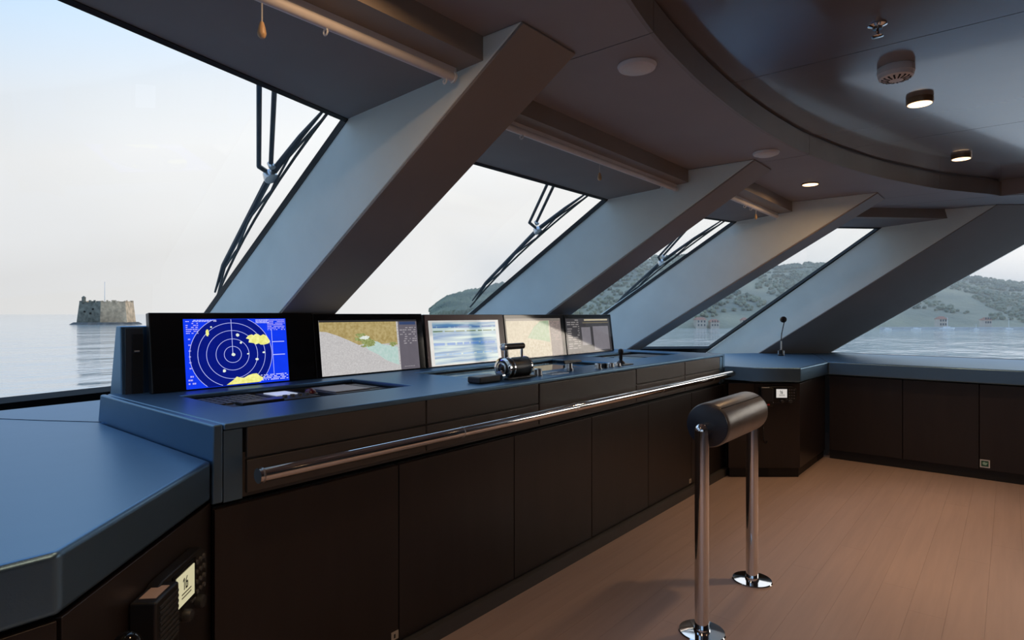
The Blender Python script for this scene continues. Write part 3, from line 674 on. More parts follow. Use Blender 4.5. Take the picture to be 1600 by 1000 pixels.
MB().slab([(1.74, 3.13), (5.03, 3.13), (5.25, 3.13), (5.35, 3.74), (4.3, 3.82), (1.65, 3.82)], ZW - .06, ZW - .002).build('top', M_leather, back, bevel=.008)

sw = thing('worktop', 'slate leather worktop running round the starboard corner and along the side', 'worktop', (6.6, 1.2, ZW - LIP))
poly = [(5.224, 1.670), (5.477, 1.365), (6.33, 1.335), (6.385, -4.0), (7.835, -4.0), (7.835, 1.55), (7.70, 1.67), (7.2, 2.30), (6.62, 2.72), (5.95, 3.35), (5.36, 3.70), (5.26, 3.1), (5.224, 2.9)]
MB().slab(poly, ZW - LIP, ZW).build('top', M_leather, sw, bevel=.014)
MB().tube([(6.335, 1.345, ZW + .0006), (7.6, 1.78, ZW + .0006)], .0016, 6).build('seam', M_gap, sw)
scab = thing('corner_cabinet', 'dark starboard corner cabinet carrying the smaller radio', 'cabinet', (5.9, 1.9, 0))
d_ = (V((5.477, 1.365, 0)) - V((5.07, 1.856, 0))).normalized(); nS = V((d_.y, -d_.x, 0)); nS = nS if nS.x < 0 else -nS
SF = Fr(V((5.07, 1.856, 0)) - nS * .02, d_, (0, 0, 1), nS)
MB().slab([(5.224, 1.95), (5.245, 1.72), (5.50, 1.42), (6.44, 1.40), (6.44, 2.6), (5.3, 3.2)], .005, ZW - LIP - .002).build('carcass', M_gap, scab)
MB().fbox(SF, .255, .638, .085, ZW - LIP - .010, -.03, 0).build('door', M_panel, scab, bevel=.002, seg=2)
MB().fbox(SF, .03, .250, .085, ZW - LIP - .010, -.03, 0).build('side_panel', M_panel, scab)
MB().box(5.492, 6.40, 1.378, 1.40, .085, ZW - LIP - .010).build('door', M_panel, scab, bevel=.002, seg=2)
MB().fbox(SF, .05, .64, 0, .08, -.05, -.03).build('skirting', M_skirtblack, scab)
MB().box(5.53, 6.45, 1.405, 1.415, .0, .08).build('skirting', M_skirtblack, scab)
cy = [1.345, .747, .201, -.345, -.89, -1.44, -1.99, -2.54, -3.09]
names = ['first side cabinet next to the starboard corner', 'second side cabinet, just before the one with the green sign', 'side cabinet with the small green sign at its foot']
for i, (a, b) in enumerate(zip(cy, cy[1:])):
    if i > 5: break
    k = thing('side_cabinet', ('plain dark ' + names[i]) if i < 3 else 'dark side cabinet further aft than the one with the green sign', 'cabinet', (6.8, (a + b) / 2, 0), 'side cabinets along the starboard wall')
    MB().box(6.44, 7.2, b + .001, a - .001, .005, ZW - LIP - .002).build('carcass', M_gap, k)
    MB().box(6.412, 6.438, b + .0025, a - .0025, .088, ZW - LIP - .012).build('door', M_panel, k, bevel=.002, seg=2)
    MB().box(6.462, 6.475, b, a, 0, .086).build('skirting', M_skirtblack, k) if False else MB().box(6.434, 6.4395, b, a, .001, .086).build('skirting', M_skirtblack, k)
sg = thing('safety_sign', 'small square green and white sign low on a starboard side cabinet', 'sign', (6.411, .165, .105))
MB().box(6.4085, 6.4118, .130, .197, .106, .172).build('plate', M_white, sg)
MB().box(6.4075, 6.4086, .139, .188, .115, .163).build('field', M_green, sg)
SGF = Fr((6.4076, .1635, .139), (0, -1, 0), (0, 0, 1), (-1, 0, 0))
mb = MB(); mb.fpoly(SGF, [(-.004 + .012 * math.cos(w), .002 + .013 * math.sin(w)) for w in [i * math.pi / 10 for i in range(20)]], 0, .0006)
mb.fpoly(SGF, [(.0, -.010), (.008, -.013), (.019, .008), (.014, .012), (.004, .004)], 0, .0007)
mb.build('pictogram', M_palegreen, sg)

# ------------------------------------------------------------------ radios
def letter16(F, a, b, h, c, mtl, parent, txt='16'):
    w = h * .5; th_ = h * .14; mb = MB()
    def bar(x0, x1, y0, y1): mb.fbox(F, a + x0 * w, a + x1 * w, b + y0 * h, b + y1 * h, c, c + .0005)
    def one(o): bar(o + .45, o + .68, 0, 1); mb.fpoly(F, [(a + (o + .1) * w, b + .72 * h), (a + (o + .45) * w, b + .82 * h), (a + (o + .45) * w, b + h), (a + (o + .1) * w, b + .84 * h)], c, c + .0005)
    one(0)
    if txt == '16':
        o = 1.05; bar(o, o + .28, .02, .78); bar(o + .1, o + .8, 0, .14); bar(o + .65, o + .88, .1, .5); bar(o + .1, o + .8, .46, .60); mb.fpoly(F, [(a + o * w, b + .7 * h), (a + (o + .25) * w, b + .7 * h), (a + (o + .75) * w, b + h), (a + (o + .45) * w, b + h)], c, c + .0005)
    return mb.build('channel_number', mtl, parent)
def radio(F, s, label, lcd, cord=False, cream=None):
    """F: origin at the left bottom of the radio on its panel; a along, b up, c out of the panel; s scale"""
    t = thing('marine_radio', label, 'radio', tuple(F.p(.13 * s, 0, 0)))
    A = lambda a0, a1, b0, b1, c0, c1: MB().fbox(F, a0 * s, a1 * s, b0 * s, b1 * s, c0 * s, c1 * s)
    body = MB().fpoly(F, [(x * s, y * s) for x, y in ((.06, .03), (.06, .168), (.09, .180), (.30, .180), (.335, .160), (.345, .11), (.33, .05), (.30, .03))], 0, .030 * s).build('body', M_black, t, bevel=.004 * s)
    A(.135, .262, .070, .168, .030, .034).build('screen_bezel', M_blackgl, body)
    sc_ = A(.150, .248, .080, .158, .034, .036).build('screen', lcd, body)
    letter16(F, .180 * s, .115 * s, .030 * s, .0362 * s, M_ink, sc_)
    mb = MB()
    for q in (.105, .096): mb.fbox(F, .175 * s, .228 * s, q * s, (q + .003) * s, .0361 * s, .0366 * s)
    mb.build('screen_text', mat('ink_grey', (.2, .19, .13), .6), sc_)
    for i in range(4):
        for j in range(3): MB().lathe(F.p((.272 + j * .022) * s, (.072 + i * .026) * s, .030 * s), F.ec, [(.0068 * s, 0), (.006 * s, .005 * s)], 10).build('key', M_key, body)
    for a_, r_ in ((.20, .015), (.275, .017)): MB().lathe(F.p(a_ * s, .045 * s, .030 * s), F.ec, [(r_ * s, 0), (r_ * s, .016 * s), (r_ * .8 * s, .020 * s)], 18).build('dial', M_dark, body, smooth=True)
    A(.238, .262, .058, .064, .030, .034).build('button', M_key, body); MB().lathe(F.p(.12 * s, .035 * s, .030 * s), F.ec, [(.006 * s, 0), (.005 * s, .006 * s)], 10).build('button', M_silver, body)
    hs_ = A(.0, .112, .0, .172, 0, .058).build('handset', M_black, t, bevel=.006 * s)
    for i in range(9): A(.016, .104, (.050 + i * .0125), (.050 + i * .0125 + .006), .058, .0605).build('grille_bar', M_dark, hs_)
    A(.020, .085, .1722, .1735, .012, .048).build('handset_label', cream or M_white, hs_)
    A(.058, .078, .012, .026, .058, .0595).build('red_mark', M_red, hs_); A(.022, .054, .010, .022, .058, .0595).build('white_mark', M_white, hs_)
    if cord:
        pts = []
        for i in range(40):
            u = i / 39; a_ = (.05 - .10 * math.sin(u * math.pi) * .3 + .02 * u); b_ = -.36 * math.sin(u * math.pi * .5) if u < .7 else -.36 * math.sin(.35 * math.pi) - .02 * math.sin((u - .7) * 10)
            pts.append(F.p(a_ * s, b_ * s, (.03 + .006 * math.sin(i * 2.2)) * s))
        MB().tube(pts, .006 * s, 8).build('cord', M_black, t, smooth=True)
    return t
# s along the port cut corner: the radio's left end sits .24 m from the corner seam
radio(Fr(CF.p(.248, .533, .001), CF.ea, CF.eb, CF.ec), 1.07, 'larger marine radio showing channel 16 on the port cabinet', M_lcd, cream=mat('label_pinkish', (.55, .42, .36), .5))
radio(Fr(SF.p(.285, .615, .001), SF.ea, SF.eb, SF.ec), .92, 'smaller marine radio with hanging cord on the starboard corner cabinet', M_lcdw, cord=True)
kb = thing('door_knob', 'glossy black ball knob beside the handset of the larger radio', 'knob', tuple(CF.p(.145, .642, 0)))
MB().tube([CF.p(.145, .673, .0015), CF.p(.145, .673, .03)], .010, 12).build('stem', M_chrome, kb, smooth=True)
MB().lathe(CF.p(.145, .673, .022), CF.ec, [(.004, 0)] + [(.030 * math.sin(a), .030 - .030 * math.cos(a)) for a in [i * math.pi / 12 for i in range(1, 12)]] + [(.003, .06)], 24).build('ball', mat('knob_gloss', (.006, .006, .006), .08), kb, smooth=True)

# ------------------------------------------------------------------ gooseneck microphone
k = thing('gooseneck_microphone', 'slim gooseneck microphone standing on the starboard corner worktop', 'microphone', (6.93, 1.93, ZW))
MB().lathe((6.93, 1.93, ZW), (0, 0, 1), [(.035, 0), (.035, .012), (.022, .020), (.020, .060), (.010, .065)], 20).build('base', M_black, k, smooth=True)
for s in (-1, 1): MB().tube([(6.93 + s * .024, 1.93 - s * .02, ZW + .01), (6.93 + s * .024, 1.93 - s * .02, ZW + .055)], .007, 8).build('base_pin', M_chrome, k, smooth=True)
MB().tube([(6.93, 1.93, ZW + .06), (6.93, 1.93, ZW + .16)], .007, 10).build('stem', M_steel, k, smooth=True)
MB().tube([(6.93, 1.93, ZW + .16), (6.935, 1.925, ZW + .24), (6.95, 1.915, ZW + .31), (6.96, 1.905, ZW + .37)], .0055, 8).build('gooseneck', M_black, k, smooth=True)
MB().lathe((6.96, 1.915, ZW + .395), (-.77, -.64, .05), [(.024, -.020), (.034, -.010), (.034, .010), (.026, .016)], 24).build('head', M_black, k, smooth=True)

# ------------------------------------------------------------------ leaning post
lp = thing('leaning_post', 'padded leaning bar on two chrome posts in front of the console', 'leaning post', (2.885, 1.04, 0))
pad = MB().lathe((2.612, 1.04, .900), (1, 0, 0), [(.090, 0), (.097, .008), (.099, .02), (.099, .53), (.097, .545), (.090, .553)], 48).build('pad', M_pad, lp, smooth=True)
for x in (2.606, 3.165): MB().lathe((x, 1.04, .900), (1, 0, 0), [(.088, 0), (.0935, .004), (.0935, .010), (.088, .012)], 48).build('end_cap', M_padend, pad, smooth=True)
MB().tube([(2.625, 1.04 - .060, .900 + .080), (3.15, 1.04 - .060, .900 + .080)], .0022, 6).build('seam', M_gap, pad)
for x, sgn in ((2.553, 1), (3.218, -1)):
    po = MB().tube([(x, 1.04, .018), (x, 1.04, .888)], .0305, 32).build('post', M_chrome, lp, smooth=True)
    MB().tube([(x, 1.04, .888), (x + sgn * .056, 1.04, .888)], .0285, 24).build('pad_stub', M_chrome, po, smooth=True)
    MB().lathe((x, 1.04, .888), (0, 0, 1), [(.0305 * math.cos(a), .0305 * math.sin(a)) for a in [i * math.pi / 16 for i in range(9)]], 28).build('elbow_dome', M_chrome, po, smooth=True)
    fl = MB().lathe((x, 1.04, 0), (0, 0, 1), [(.100, 0), (.100, .006), (.096, .011), (.036, .013), (.034, .024)], 48).build('floor_flange', M_chrome, lp, smooth=True)

# ------------------------------------------------------------------ roller blinds
def blind(x0, x1, y, z, xc, zc, label, hooks):
    t = thing('roller_blind', label, 'blind', ((x0 + x1) / 2, y, z), 'roller blinds above the front windows')
    tb = MB().tube([(x0, y, z), (x1, y, z)], .017, 16).build('bottom_bar', M_greyw, t, smooth=True)
    MB().box(x0, x1, y - .012, y + .012, z + .012, z + .034).build('cassette', M_greyw, t)
    for x in (x0 + .005, x1 - .012): MB().lathe((x, y, z), (1, 0, 0), [(.022, 0), (.022, .008)], 20).build('end_cap', M_white, t, smooth=True)
    for x in hooks:
        pts = [(x + .0, y + .004 + .010 * math.cos(w), z - .024 + .010 * math.sin(w)) for w in [i * 2 * math.pi / 12 for i in range(13)]]
        MB().tube(pts, .003, 6, cap=False).build('hook', M_white, t)
    MB().tube([(xc, y + .002, z - .016), (xc, y + .002, zc + .04)], .0022, 6).build('pull_cord', M_cord, t)
    MB().lathe((xc, y + .002, zc), (0, 0, 1), [(.006, 0), (.011, .006), (.0125, .014), (.009, .032), (.005, .045)], 14).build('acorn_pull', M_cream, t, smooth=True)
blind(.28, 1.600, 1.615, 2.290, .845, 2.174, 'near roller blind rail with a wooden acorn pull on its cord', (1.05, 1.555))
blind(2.00, 4.055, 1.848, 2.294, 3.027, 2.180, 'middle roller blind rail with cord, behind the first window beam', (2.3, 3.85))
blind(4.50, 5.800, 1.655, 2.294, 5.222, 2.198, 'short roller blind rail above the third front window', (4.95, 5.1))

# ------------------------------------------------------------------ ceiling fittings
def downlight(x, y, z, r, depth, label, watts):
    spread = 172 if z == ZC else 95
    t = thing('downlight', label, 'ceiling lamp', (x, y, z - depth), 'warm ceiling downlights')
    MB().lathe((x, y, z + .001), (0, 0, -1), [(r, 0), (r * 1.02, depth * .3), (r, depth), (r * .93, depth + .001)], 32).build('housing', M_brass, t, smooth=True)
    MB().lathe((x, y, z - depth - .0005), (0, 0, -1), [(r * .90, 0), (r * .86, .002)], 32).build('lens', M_lamp, t)
    l = bpy.data.lights.new('lamp_light', 'AREA'); l.shape = 'DISK'; l.size = r * 1.6; l.energy = watts; l.color = (1., .62, .33); l.spread = math.radians(spread)
    lo = bpy.data.objects.new('lamp_light', l); COL.objects.link(lo); lo.parent = t; lo.location = (0, 0, -.012)
downlight(3.857, .372, ZI, .062, .030, 'warm downlight beside the smoke detector', 4.5)
downlight(5.44, .274, ZI, .062, .026, 'warm downlight further aft on the glossy raised ceiling near the curved fascia', 4.5)
downlight(5.113, 1.207, ZC, .062, .008, 'warm recessed downlight in the outer ceiling near the third window beam', 3.5)
downlight(2 * CX - 5.113, 1.207, ZC, .062, .008, 'warm recessed downlight in the outer ceiling on the port side', 3.5)
downlight(2 * CX - 5.44, .274, ZI, .062, .026, 'warm downlight at the port end of the raised ceiling', 4.5)
downlight(3.05, -1.2, ZI, .062, .026, 'warm downlight far aft on the raised ceiling', 4.5)
def speaker(x, y, label):
    t = thing('ceiling_speaker', label, 'speaker', (x, y, ZC - .02), 'round ceiling speakers')
    MB().lathe((x, y, ZC + .001), (0, 0, -1), [(.078, 0), (.080, .004), (.074, .016), (.060, .020)], 36).build('rim', M_greyw, t, smooth=True)
    MB().lathe((x, y, ZC - .018), (0, 0, -1), [(.058, 0), (.050, .006), (.02, .009)], 32).build('grille', M_white, t, smooth=True)
speaker(2.22, 1.179, 'round pale ceiling speaker nearest the camera, above the first window beam')
speaker(3.94, 1.187, 'round pale ceiling speaker above the second window beam')
k = thing('smoke_detector', 'round slotted smoke detector on the raised ceiling', 'smoke detector', (3.296, .41, ZI - .06))
MB().lathe((3.296, .41, ZI + .001), (0, 0, -1), [(.074, 0), (.076, .004), (.076, .032)], 36).build('base', M_greyw, k, smooth=True)
hd = MB().lathe((3.296, .41, ZI - .031), (0, 0, -1), [(.074, 0), (.070, .018), (.050, .028), (.020, .032)], 36).build('head', M_greyw, k, smooth=True)
for i in range(16):
    w = 2 * math.pi * i / 16; c_, s_ = math.cos(w), math.sin(w)
    F_ = Fr((3.296, .41, ZI - .031), (c_, s_, 0), (-s_, c_, 0), (0, 0, -1)); MB().prism([F_.p(.030, -.003, .028), F_.p(.060, -.004, .020), F_.p(.060, .004, .020), F_.p(.030, .003, .028)], [F_.p(.030, -.003, .0325), F_.p(.060, -.004, .0262), F_.p(.060, .004, .0262), F_.p(.030, .003, .0325)]).build('slot', M_gap, hd)
k = thing('sprinkler', 'small chrome sprinkler head on the raised ceiling', 'sprinkler', (2.76, .406, ZI - .055))
MB().lathe((2.76, .406, ZI + .001), (0, 0, -1), [(.034, 0), (.034, .006), (.018, .012), (.016, .022)], 24).build('rose', M_chrome, k, smooth=True)
for s in (-1, 1): MB().tube([(2.76 + s * .012, .406, ZI - .02), (2.76 + s * .018, .406, ZI - .035), (2.76 + s * .006, .406, ZI - .048)], .0035, 8).build('frame_arm', M_chrome, k, smooth=True)
MB().tube([(2.76, .406, ZI - .02), (2.76, .406, ZI - .048)], .003, 8).build('bulb', M_orange, k, smooth=True)
MB().lathe((2.76, .406, ZI - .047), (0, 0, -1), [(.020, 0), (.022, .002), (.012, .004)], 20).build('deflector', M_chrome, k, smooth=True)

# ------------------------------------------------------------------ windscreen wipers outside
def wiper(n, lo, hi, arms, piv, label):
    n = V(n); lo, hi, piv = V(lo), V(hi), V(piv); ax = (hi - lo).normalized(); sd = ax.cross(n).normalized()
    if sd.x < 0: sd = -sd
    hi = hi + ax * .05
    t = thing('windscreen_wiper', label, 'wiper', tuple(piv), 'wipers outside the front windows')
    L = (hi - lo).length; up = (piv - lo).dot(ax) / L
    bow = (piv - lo.lerp(hi, up)); bow = (bow - ax * bow.dot(ax)) * .85
    spine = lambda u: lo.lerp(hi, u) + bow * (u * (1 - u) / (up * (1 - up)))
    m0 = spine(up)
    MB().tube([spine(.05) + n * -.01, spine(.22) + n * .0, m0 + n * .012, spine(up + (1 - up) * .55), spine(.98) - n * .01], [.006, .013, .018, .013, .006], 8).build('blade_spine', M_wiper, t, smooth=True)
    off = lambda u: sd * (.006 + .075 * u * (1 - u)) - n * .03
    for a, b in ((.06, .36), (.32, .66), (.62, .95)):
        c = (a + b) / 2
        MB().tube([spine(a) + off(a), spine(a + .05) + off(a + .05) * .75, spine(c) + off(c) * .35, spine(b - .05) + off(b - .05) * .75, spine(b) + off(b)], .0065, 6).build('yoke', M_wiper, t)
    MB().tube([spine(k_ / 10) + off(k_ / 10) for k_ in range(11)], .0075, 6).build('rubber', M_seal, t)
    for a, b in arms:
        a, b = V(a), V(b); MB().tube([a + (a - b).normalized() * .07 + n * .02, a + n * .02, b + n * .02], .011, 10).build('arm', M_wiper, t, smooth=True)
    b0, b1 = V(arms[0][1]), V(arms[1][1])
    MB().tube([b0 + n * .02, piv + n * .02], .012, 8).build('link', M_wiper, t)
    MB().lathe(piv - n * .02, n, [(.034, 0), (.036, .01), (.030, .04)], 18).build('pivot', M_steel, t, smooth=True)
    MB().lathe(b1 + n * .0, n, [(.016, 0), (.016, .03)], 12).build('pivot_bolt', M_steel, t, smooth=True)
wiper((-.133, .522, .842), (1.669, 3.805, 1.499), (1.563, 2.429, 2.336), (((1.22, 2.341, 2.336), (1.449, 2.787, 2.096)), ((1.296, 2.359, 2.337), (1.503, 2.773, 2.113))), (1.519, 2.825, 2.083), 'large windscreen wiper outside the near window beside the fort view')
wiper((0, .527, .85), (4.048, 3.896, 1.486), (3.933, 2.531, 2.332), (((3.473, 2.54, 2.327), (3.72, 2.905, 2.101)), ((3.547, 2.535, 2.33), (3.792, 2.891, 2.11))), (3.866, 2.947, 2.075), 'windscreen wiper outside the middle window against white sky')
wiper((.15, .521, .84), (6.044, 3.615, 1.393), (5.838, 2.182, 2.318), (((5.589, 2.495, 2.168), (5.718, 2.782, 1.967)), ((5.63, 2.46, 2.19), (5.765, 2.752, 1.981))), (5.812, 2.806, 1.935), 'windscreen wiper outside the third window against the wooded hill')

# ------------------------------------------------------------------ outside: sea, island fort, hills, boats
SEA = -7.6
def water_mat():
    m = bpy.data.materials.new('sea_water'); m.use_nodes = True; t = m.node_tree; b = t.nodes['Principled BSDF']
    b.inputs['Base Color'].default_value = (.64, .64, .60, 1); b.inputs['Roughness'].default_value = .06; b.inputs['IOR'].default_value = 1.33
    c = t.nodes.new('ShaderNodeTexCoord'); mp = t.nodes.new('ShaderNodeMapping'); mp.inputs['Scale'].default_value = (.22, .5, 1); mp.inputs['Rotation'].default_value = (0, 0, math.radians(35))
    t.links.new(c.outputs['Object'], mp.inputs['Vector'])
    n = t.nodes.new('ShaderNodeTexNoise'); n.inputs['Scale'].default_value = .45; n.inputs['Detail'].default_value = 6; t.links.new(mp.outputs[0], n.inputs['Vector'])
    bp = t.nodes.new('ShaderNodeBump'); bp.inputs['Strength'].default_value = .45; bp.inputs['Distance'].default_value = 1.2
    n2 = t.nodes.new('ShaderNodeTexNoise'); n2.inputs['Scale'].default_value = .09; n2.inputs['Detail'].default_value = 5; t.links.new(mp.outputs[0], n2.inputs['Vector'])
    ad = t.nodes.new('ShaderNodeMath'); ad.operation = 'MULTIPLY_ADD'; ad.inputs[1].default_value = 3.0; t.links.new(n2.outputs['Fac'], ad.inputs[0]); t.links.new(n.outputs['Fac'], ad.inputs[2])
    t.links.new(ad.outputs[0], bp.inputs['Height']); t.links.new(bp.outputs[0], b.inputs['Normal'])
    MATS['sea_water'] = m; return m
o = MB().poly([(-9000, -9000, SEA), (9000, -9000, SEA), (9000, 9000, SEA), (-9000, 9000, SEA)]).build('sea', water_mat()); tag(o, 'calm pale blue grey sea reaching to the horizon', 'sea', kind='stuff')

# fort: a corner towards the ship, battered walls on a rock foot
M_stone_lit = mat('fort_stone_lit', (.62, .45, .29), .9, var=(.25, .35), bump=(.6, .6, .8))  # sunlight put into the stone colour for the lit walls
M_stone_shade = mat('fort_stone_shade', (.20, .19, .15), .9, var=(.3, .4), bump=(.6, .6, .8))  # same stone painted darker as the side turned from the sun
M_rock = mat('rock_foot', (.13, .12, .11), .9, var=(.3, .3), bump=(.4, .8, 1.))
ft = thing('island_fort', 'ruined stone fort on a small rock island at the left', 'fort', (170, 585, SEA))
fb = [(150.5, 593.5), (162.0, 575.0), (177.5, 562.0), (190, 580), (172, 606)]
cxy = (170., 585.)
def scale2(P, k, z): return [(cxy[0] + (x - cxy[0]) * k, cxy[1] + (y - cxy[1]) * k, z) for x, y in P]
bot, topv = scale2(fb, 1., SEA + 1.5), scale2(fb, .91, 10.6)
for i in range(len(fb)):
    j = (i + 1) % len(fb)
    inn = .9
    q0, q1 = bot[i], bot[j]; r0, r1 = topv[i], topv[j]
    c0 = lambda p, k: (cxy[0] + (p[0] - cxy[0]) * k, cxy[1] + (p[1] - cxy[1]) * k, p[2])
    MB().prism([q0, q1, r1, r0], [c0(q0, inn), c0(q1, inn), c0(r1, inn), c0(r0, inn)]).build('wall', M_stone_shade if i == 0 else M_stone_lit, ft)  # first wall coloured as shaded, the rest as sunlit
    nm = 9
    for s in range(nm):                      # broken parapet blocks
        h = random.choice((.3, 1.2, 1.9, .7, 1.5))
        a0, a1 = s / nm, (s + random.uniform(.6, 1)) / nm
        A_, B2 = V(r0).lerp(V(r1), a0), V(r0).lerp(V(r1), a1); Ai, Bi = V(c0(A_, .95)), V(c0(B2, .95)); up = V((0, 0, h))
        MB().prism([A_, B2, Bi, Ai], [A_ + up, B2 + up, Bi + up, Ai + up]).build('parapet_block', M_stone_shade if i == 0 else M_stone_lit, ft)
MB().prism(scale2(fb, .9, 8.6), scale2(fb, .9, 9.2)).build('roof_terrace', M_stone_shade, ft)
tu = MB().lathe((154.6, 589.6, 10.3), (0, 0, 1), [(1.5, 0), (1.4, 4.2), (1.7, 4.4), (.4, 5.6)], 10).build('turret', M_stone_shade, ft)
MB().lathe((166.2, 578.0, 9.0), (0, 0, 1), [(.32, 0), (.18, 19)], 8).build('flagpole', M_white, ft)
for u, z in ((.35, 2.5), (.6, 1.0), (.7, 4.5)):
    A_ = V(bot[0]).lerp(V(bot[1]), u); A_.z = z; A_ += V((1.2, 1.6, 0)) * (.08 * (z + 6)); A_ += V((-.9, -.45, 0))
    MB().box(A_.x - .5, A_.x + .6, A_.y - .6, A_.y + .6, z, z + 1.3).build('opening', M_gap, ft)
rk = []
for k2 in range(28):
    w = 2 * math.pi * k2 / 28; r = 24.5 + random.uniform(-2, 3); rk.append((cxy[0] + r * math.cos(w), cxy[1] + (r + 3) * math.sin(w)))
MB().prism([(x, y, SEA - .5) for x, y in rk], [(cxy[0] + (x - cxy[0]) * .86, cxy[1] + (y - cxy[1]) * .86, SEA + 1.8) for x, y in rk]).build('rock_base', M_rock, ft)

# hill shore: columns from the waterline up to the ridge
ridge = [(424, 460, 1.5), (434, 447, 13), (449, 430, 19), (470, 404, 27), (519, 345, 44), (571, 283, 60), (589, 261, 61), (614, 231, 55), (655, 183, 49), (671, 162, 52), (684, 147, 52), (731, 91, 50), (780, 32, 39), (815, -11, 31), (879, -87, 27), (940, -170, 26), (990, -260, 30), (1000, -380, 34), (990, -520, 30)]
shore = [(300, 322), (302, 312), (304, 302), (290, 246), (306, 204), (337, 167), (348, 154), (363, 136), (386, 108), (396, 96), (404, 87), (431, 54), (460, 19), (481, -6), (519, -52), (560, -110), (590, -180), (600, -280), (600, -400)]
def lerpl(L, u):
    i = min(int(u), len(L) - 2); w = u - i; return [a + (b - a) * w for a, b in zip(L[i], L[i + 1])]
NU, NV = 220, 26
hv = []; hf = []
def hill_pt(u, t_):
    r = lerpl(ridge, u); s = lerpl(shore, u)
    x = s[0] + (r[0] - s[0]) * t_; y = s[1] + (r[1] - s[1]) * t_
    hgt = (r[2] - SEA + 1.)
    if t_ <= 1: z = SEA - .6 + hgt * (t_ ** .85)
    else: z = SEA - .6 + hgt * max(0, 1 - (t_ - 1) * 1.2)
    n = mnoise.noise(V((x * .012, y * .012, 3.1))) * 9 + mnoise.noise(V((x * .045, y * .045, 7.7))) * 2.5
    z += n * min(1, t_ * 1.6) * (1 - .75 * max(0, 1 - abs(t_ - 1) * 3)) * min(1, hgt / 25)
    return V((x, y, z))
for i in range(NU + 1):
    for j in range(NV + 1):
        hv.append(hill_pt((len(ridge) - 1.001) * i / NU, 1.6 * j / NV))
for i in range(NU):
    for j in range(NV):
        a = i * (NV + 1) + j; hf.append([a, a + NV + 1, a + NV + 2, a + 1])
M_hill = mat('hill_scrub', (.26, .27, .21), .95, var=(.02, .25), col2=(.42, .38, .25), bump=(.12, .6, 2.))
mb = MB(); mb.v = hv; mb.f = hf
hill = tag(mb.build('coastal_hill', M_hill, smooth=False), 'hazy wooded hill along the shore beyond the starboard windows', 'hill', kind='structure')
# woodland canopy: thousands of small crowns nobody could count
ico = [(0, 0, 1), (.89, 0, .45), (.28, .85, .45), (-.72, .53, .45), (-.72, -.53, .45), (.28, -.85, .45), (.72, .53, -.3), (-.28, .85, -.3), (-.89, 0, -.3), (-.28, -.85, -.3), (.72, -.53, -.3)]
icf = [(0, 1, 2), (0, 2, 3), (0, 3, 4), (0, 4, 5), (0, 5, 1), (1, 6, 2), (2, 7, 3), (3, 8, 4), (4, 9, 5), (5, 10, 1), (2, 6, 7), (3, 7, 8), (4, 8, 9), (5, 9, 10), (1, 10, 6)]
tv, tf = [], []
for k2 in range(11000):
    u = random.random() * (len(ridge) - 1.01) if k2 % 6 else random.random() * 4; t_ = .06 + 1.0 * random.random() ** .8
    p = hill_pt(u, t_)
    if mnoise.noise(V((p.x * .02, p.y * .02, 1.))) < -.22 and t_ < .9: continue
    r = random.uniform(1.0, 2.2) * (2.2 if u < 4 else 1); i0 = len(tv)
    a = random.random() * 6.28; ca, sa = math.cos(a), math.sin(a)
    tv += [V((p.x + r * (x * ca - y_ * sa), p.y + r * (x * sa + y_ * ca), p.z + r * .55 + r * z * 1.05)) for x, y_, z in ico]
    tf += [[q + i0 for q in f] for f in icf]
mb = MB(); mb.v = tv; mb.f = tf
tag(mb.build('hillside_trees', mat('foliage_haze', (.20, .225, .165), .95, var=(.03, .3), col2=(.33, .325, .21)), smooth=False), 'grey green trees covering the hill', 'trees', kind='stuff')
# quay, houses and moored boats along the shore
M_quay = mat('quay_stone', (.55, .54, .52), .9, var=(.3, .1)); M_roof = mat('roof_terracotta', (.45, .22, .15), .9, var=(1, .1)); M_wall = mat('house_plaster', (.62, .52, .42), .9, var=(.6, .06)); M_pane = mat('house_window', (.08, .09, .10), .4)
q = MB()
for a, b in zip([(402, 58), (418, 38), (432, 20), (441, 10)], [(418, 38), (432, 20), (441, 10), (470, -25)]):
    d = (V((*b, 0)) - V((*a, 0))).normalized(); nn = V((d.y, -d.x, 0)) * 3
    q.prism([(a[0], a[1], SEA - .3), (b[0], b[1], SEA - .3), (b[0] + nn.x, b[1] + nn.y, SEA - .3), (a[0] + nn.x, a[1] + nn.y, SEA - .3)], [(a[0], a[1], SEA + 1.3), (b[0], b[1], SEA + 1.3), (b[0] + nn.x, b[1] + nn.y, SEA + 1.3), (a[0] + nn.x, a[1] + nn.y, SEA + 1.3)])
tag(q.build('stone_quay', M_quay), 'low pale stone quay at the foot of the hill', 'quay')
def house(x, y, z, w, d, h, rz, label, roof=True):
    t = thing('shore_house', label, 'house', (x, y, z), 'houses on the far shore')
    c, s = math.cos(rz), math.sin(rz); F_ = Fr((x, y, z), (c, s, 0), (0, 0, 1), (s, -c, 0))
    MB().fbox(F_, -w / 2, w / 2, -2.5, h, -d / 2, d / 2).build('wall', M_wall, t)
    MB().prism([F_.p(-w / 2 - .4, h, -d / 2 - .4), F_.p(w / 2 + .4, h, -d / 2 - .4), F_.p(w / 2 + .4, h, d / 2 + .4), F_.p(-w / 2 - .4, h, d / 2 + .4)], [F_.p(-w / 2 + 1, h + 1.6, -.1), F_.p(w / 2 - 1, h + 1.6, -.1), F_.p(w / 2 - 1, h + 1.6, .1), F_.p(-w / 2 + 1, h + 1.6, .1)]).build('roof', M_roof, t)
    for i in range(3):
        for j in range(2): MB().fbox(F_, -w / 2 + w * (.2 + .3 * i) - .4, -w / 2 + w * (.2 + .3 * i) + .4, .8 + j * 2.2, 2.0 + j * 2.2, d / 2, d / 2 + .06).build('window', M_pane, t)
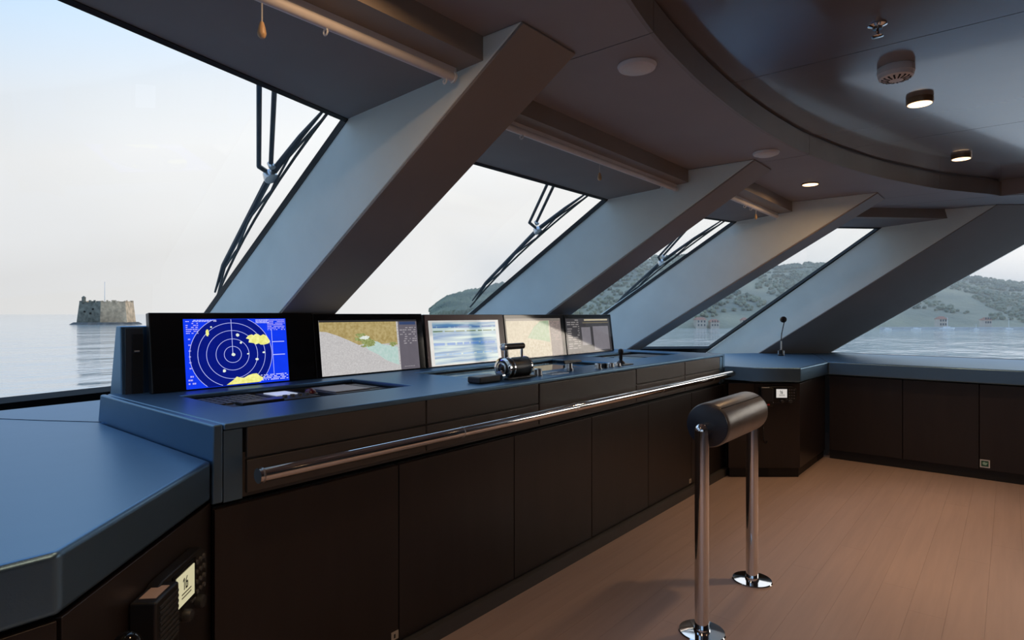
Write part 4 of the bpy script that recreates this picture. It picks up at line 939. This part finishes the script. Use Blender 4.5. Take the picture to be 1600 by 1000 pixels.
house(358, 147, SEA + .6, 6.2, 6, 4.6, math.radians(-50), 'taller cream shore house with a red roof seen below the third beam')
house(362.6, 140.2, SEA + .6, 5.2, 5, 3.4, math.radians(-50), 'lower cream shore house right of the taller one')
house(375, 126, SEA + .8, 3.6, 4, 4.2, math.radians(-50), 'small pale house standing alone right of the two cream houses')
house(427.5, 31, SEA + 1.4, 4.6, 4, 4.4, math.radians(-52), 'pale quayside house behind the sailing boat')
house(443, 11, SEA + 2.6, 4.2, 4, 2.6, math.radians(-52), 'small pale house right of the quay end')
def boat(x, y, L, mast, label):
    x, y = x * .983, y * .983
    t = thing('moored_boat', label, 'boat', (x, y, SEA), 'boats moored off the quay')
    F_ = Fr((x, y, SEA), (.62, -.78, 0), (0, 0, 1), (-.78, -.62, 0)); w = L * .16
    MB().prism([F_.p(-L * .45, -.2, -w), F_.p(L * .35, -.2, -w), F_.p(L * .48, -.2, 0), F_.p(L * .35, -.2, w), F_.p(-L * .45, -.2, w)], [F_.p(-L * .5, L * .12, -w * 1.2), F_.p(L * .35, L * .12, -w * 1.2), F_.p(L * .56, L * .15, 0), F_.p(L * .35, L * .12, w * 1.2), F_.p(-L * .5, L * .12, w * 1.2)]).build('hull', M_white, t)
    MB().fbox(F_, -L * .25, L * .15, L * .12, L * .24, -w * .7, w * .7).build('cabin', M_white, t)
    if mast: MB().tube([F_.p(0, L * .2, 0), F_.p(0, mast, 0)], [.13, .08], 8).build('mast', M_white, t)
boat(421.5, 27.5, 7.5, 7.0, 'sailing boat with a bare mast in front of the quayside house')
boat(440.5, .6, 4.6, 6.5, 'small sailing boat moored apart at the right')
boat(398, 53.5, 4.0, 0, 'white motor boat at the left end of the quay')
boat(408, 41.0, 5.0, 0, 'white motor boat along the quay next to the sailing boat')
boat(433.5, 15.0, 3.2, 3.2, 'small white boat at the right end of the quay')

# ------------------------------------------------------------------ sea haze in front of and over the hill
hz = bpy.data.materials.new('sea_haze'); hz.use_nodes = True; t = hz.node_tree; t.nodes.clear()
o_ = t.nodes.new('ShaderNodeOutputMaterial'); v_ = t.nodes.new('ShaderNodeVolumeScatter'); v_.inputs['Color'].default_value = (1., .97, .92, 1); v_.inputs['Density'].default_value = .0011; v_.inputs['Anisotropy'].default_value = .3
t.links.new(v_.outputs[0], o_.inputs['Volume'])
h = MB().slab([(230, 250), (440, -560), (1100, -640), (1100, 400), (480, 420)], SEA + .05, 50).build('sea_haze', hz); tag(h, 'thin pale haze lying over the hill and the shore', 'haze', kind='stuff')
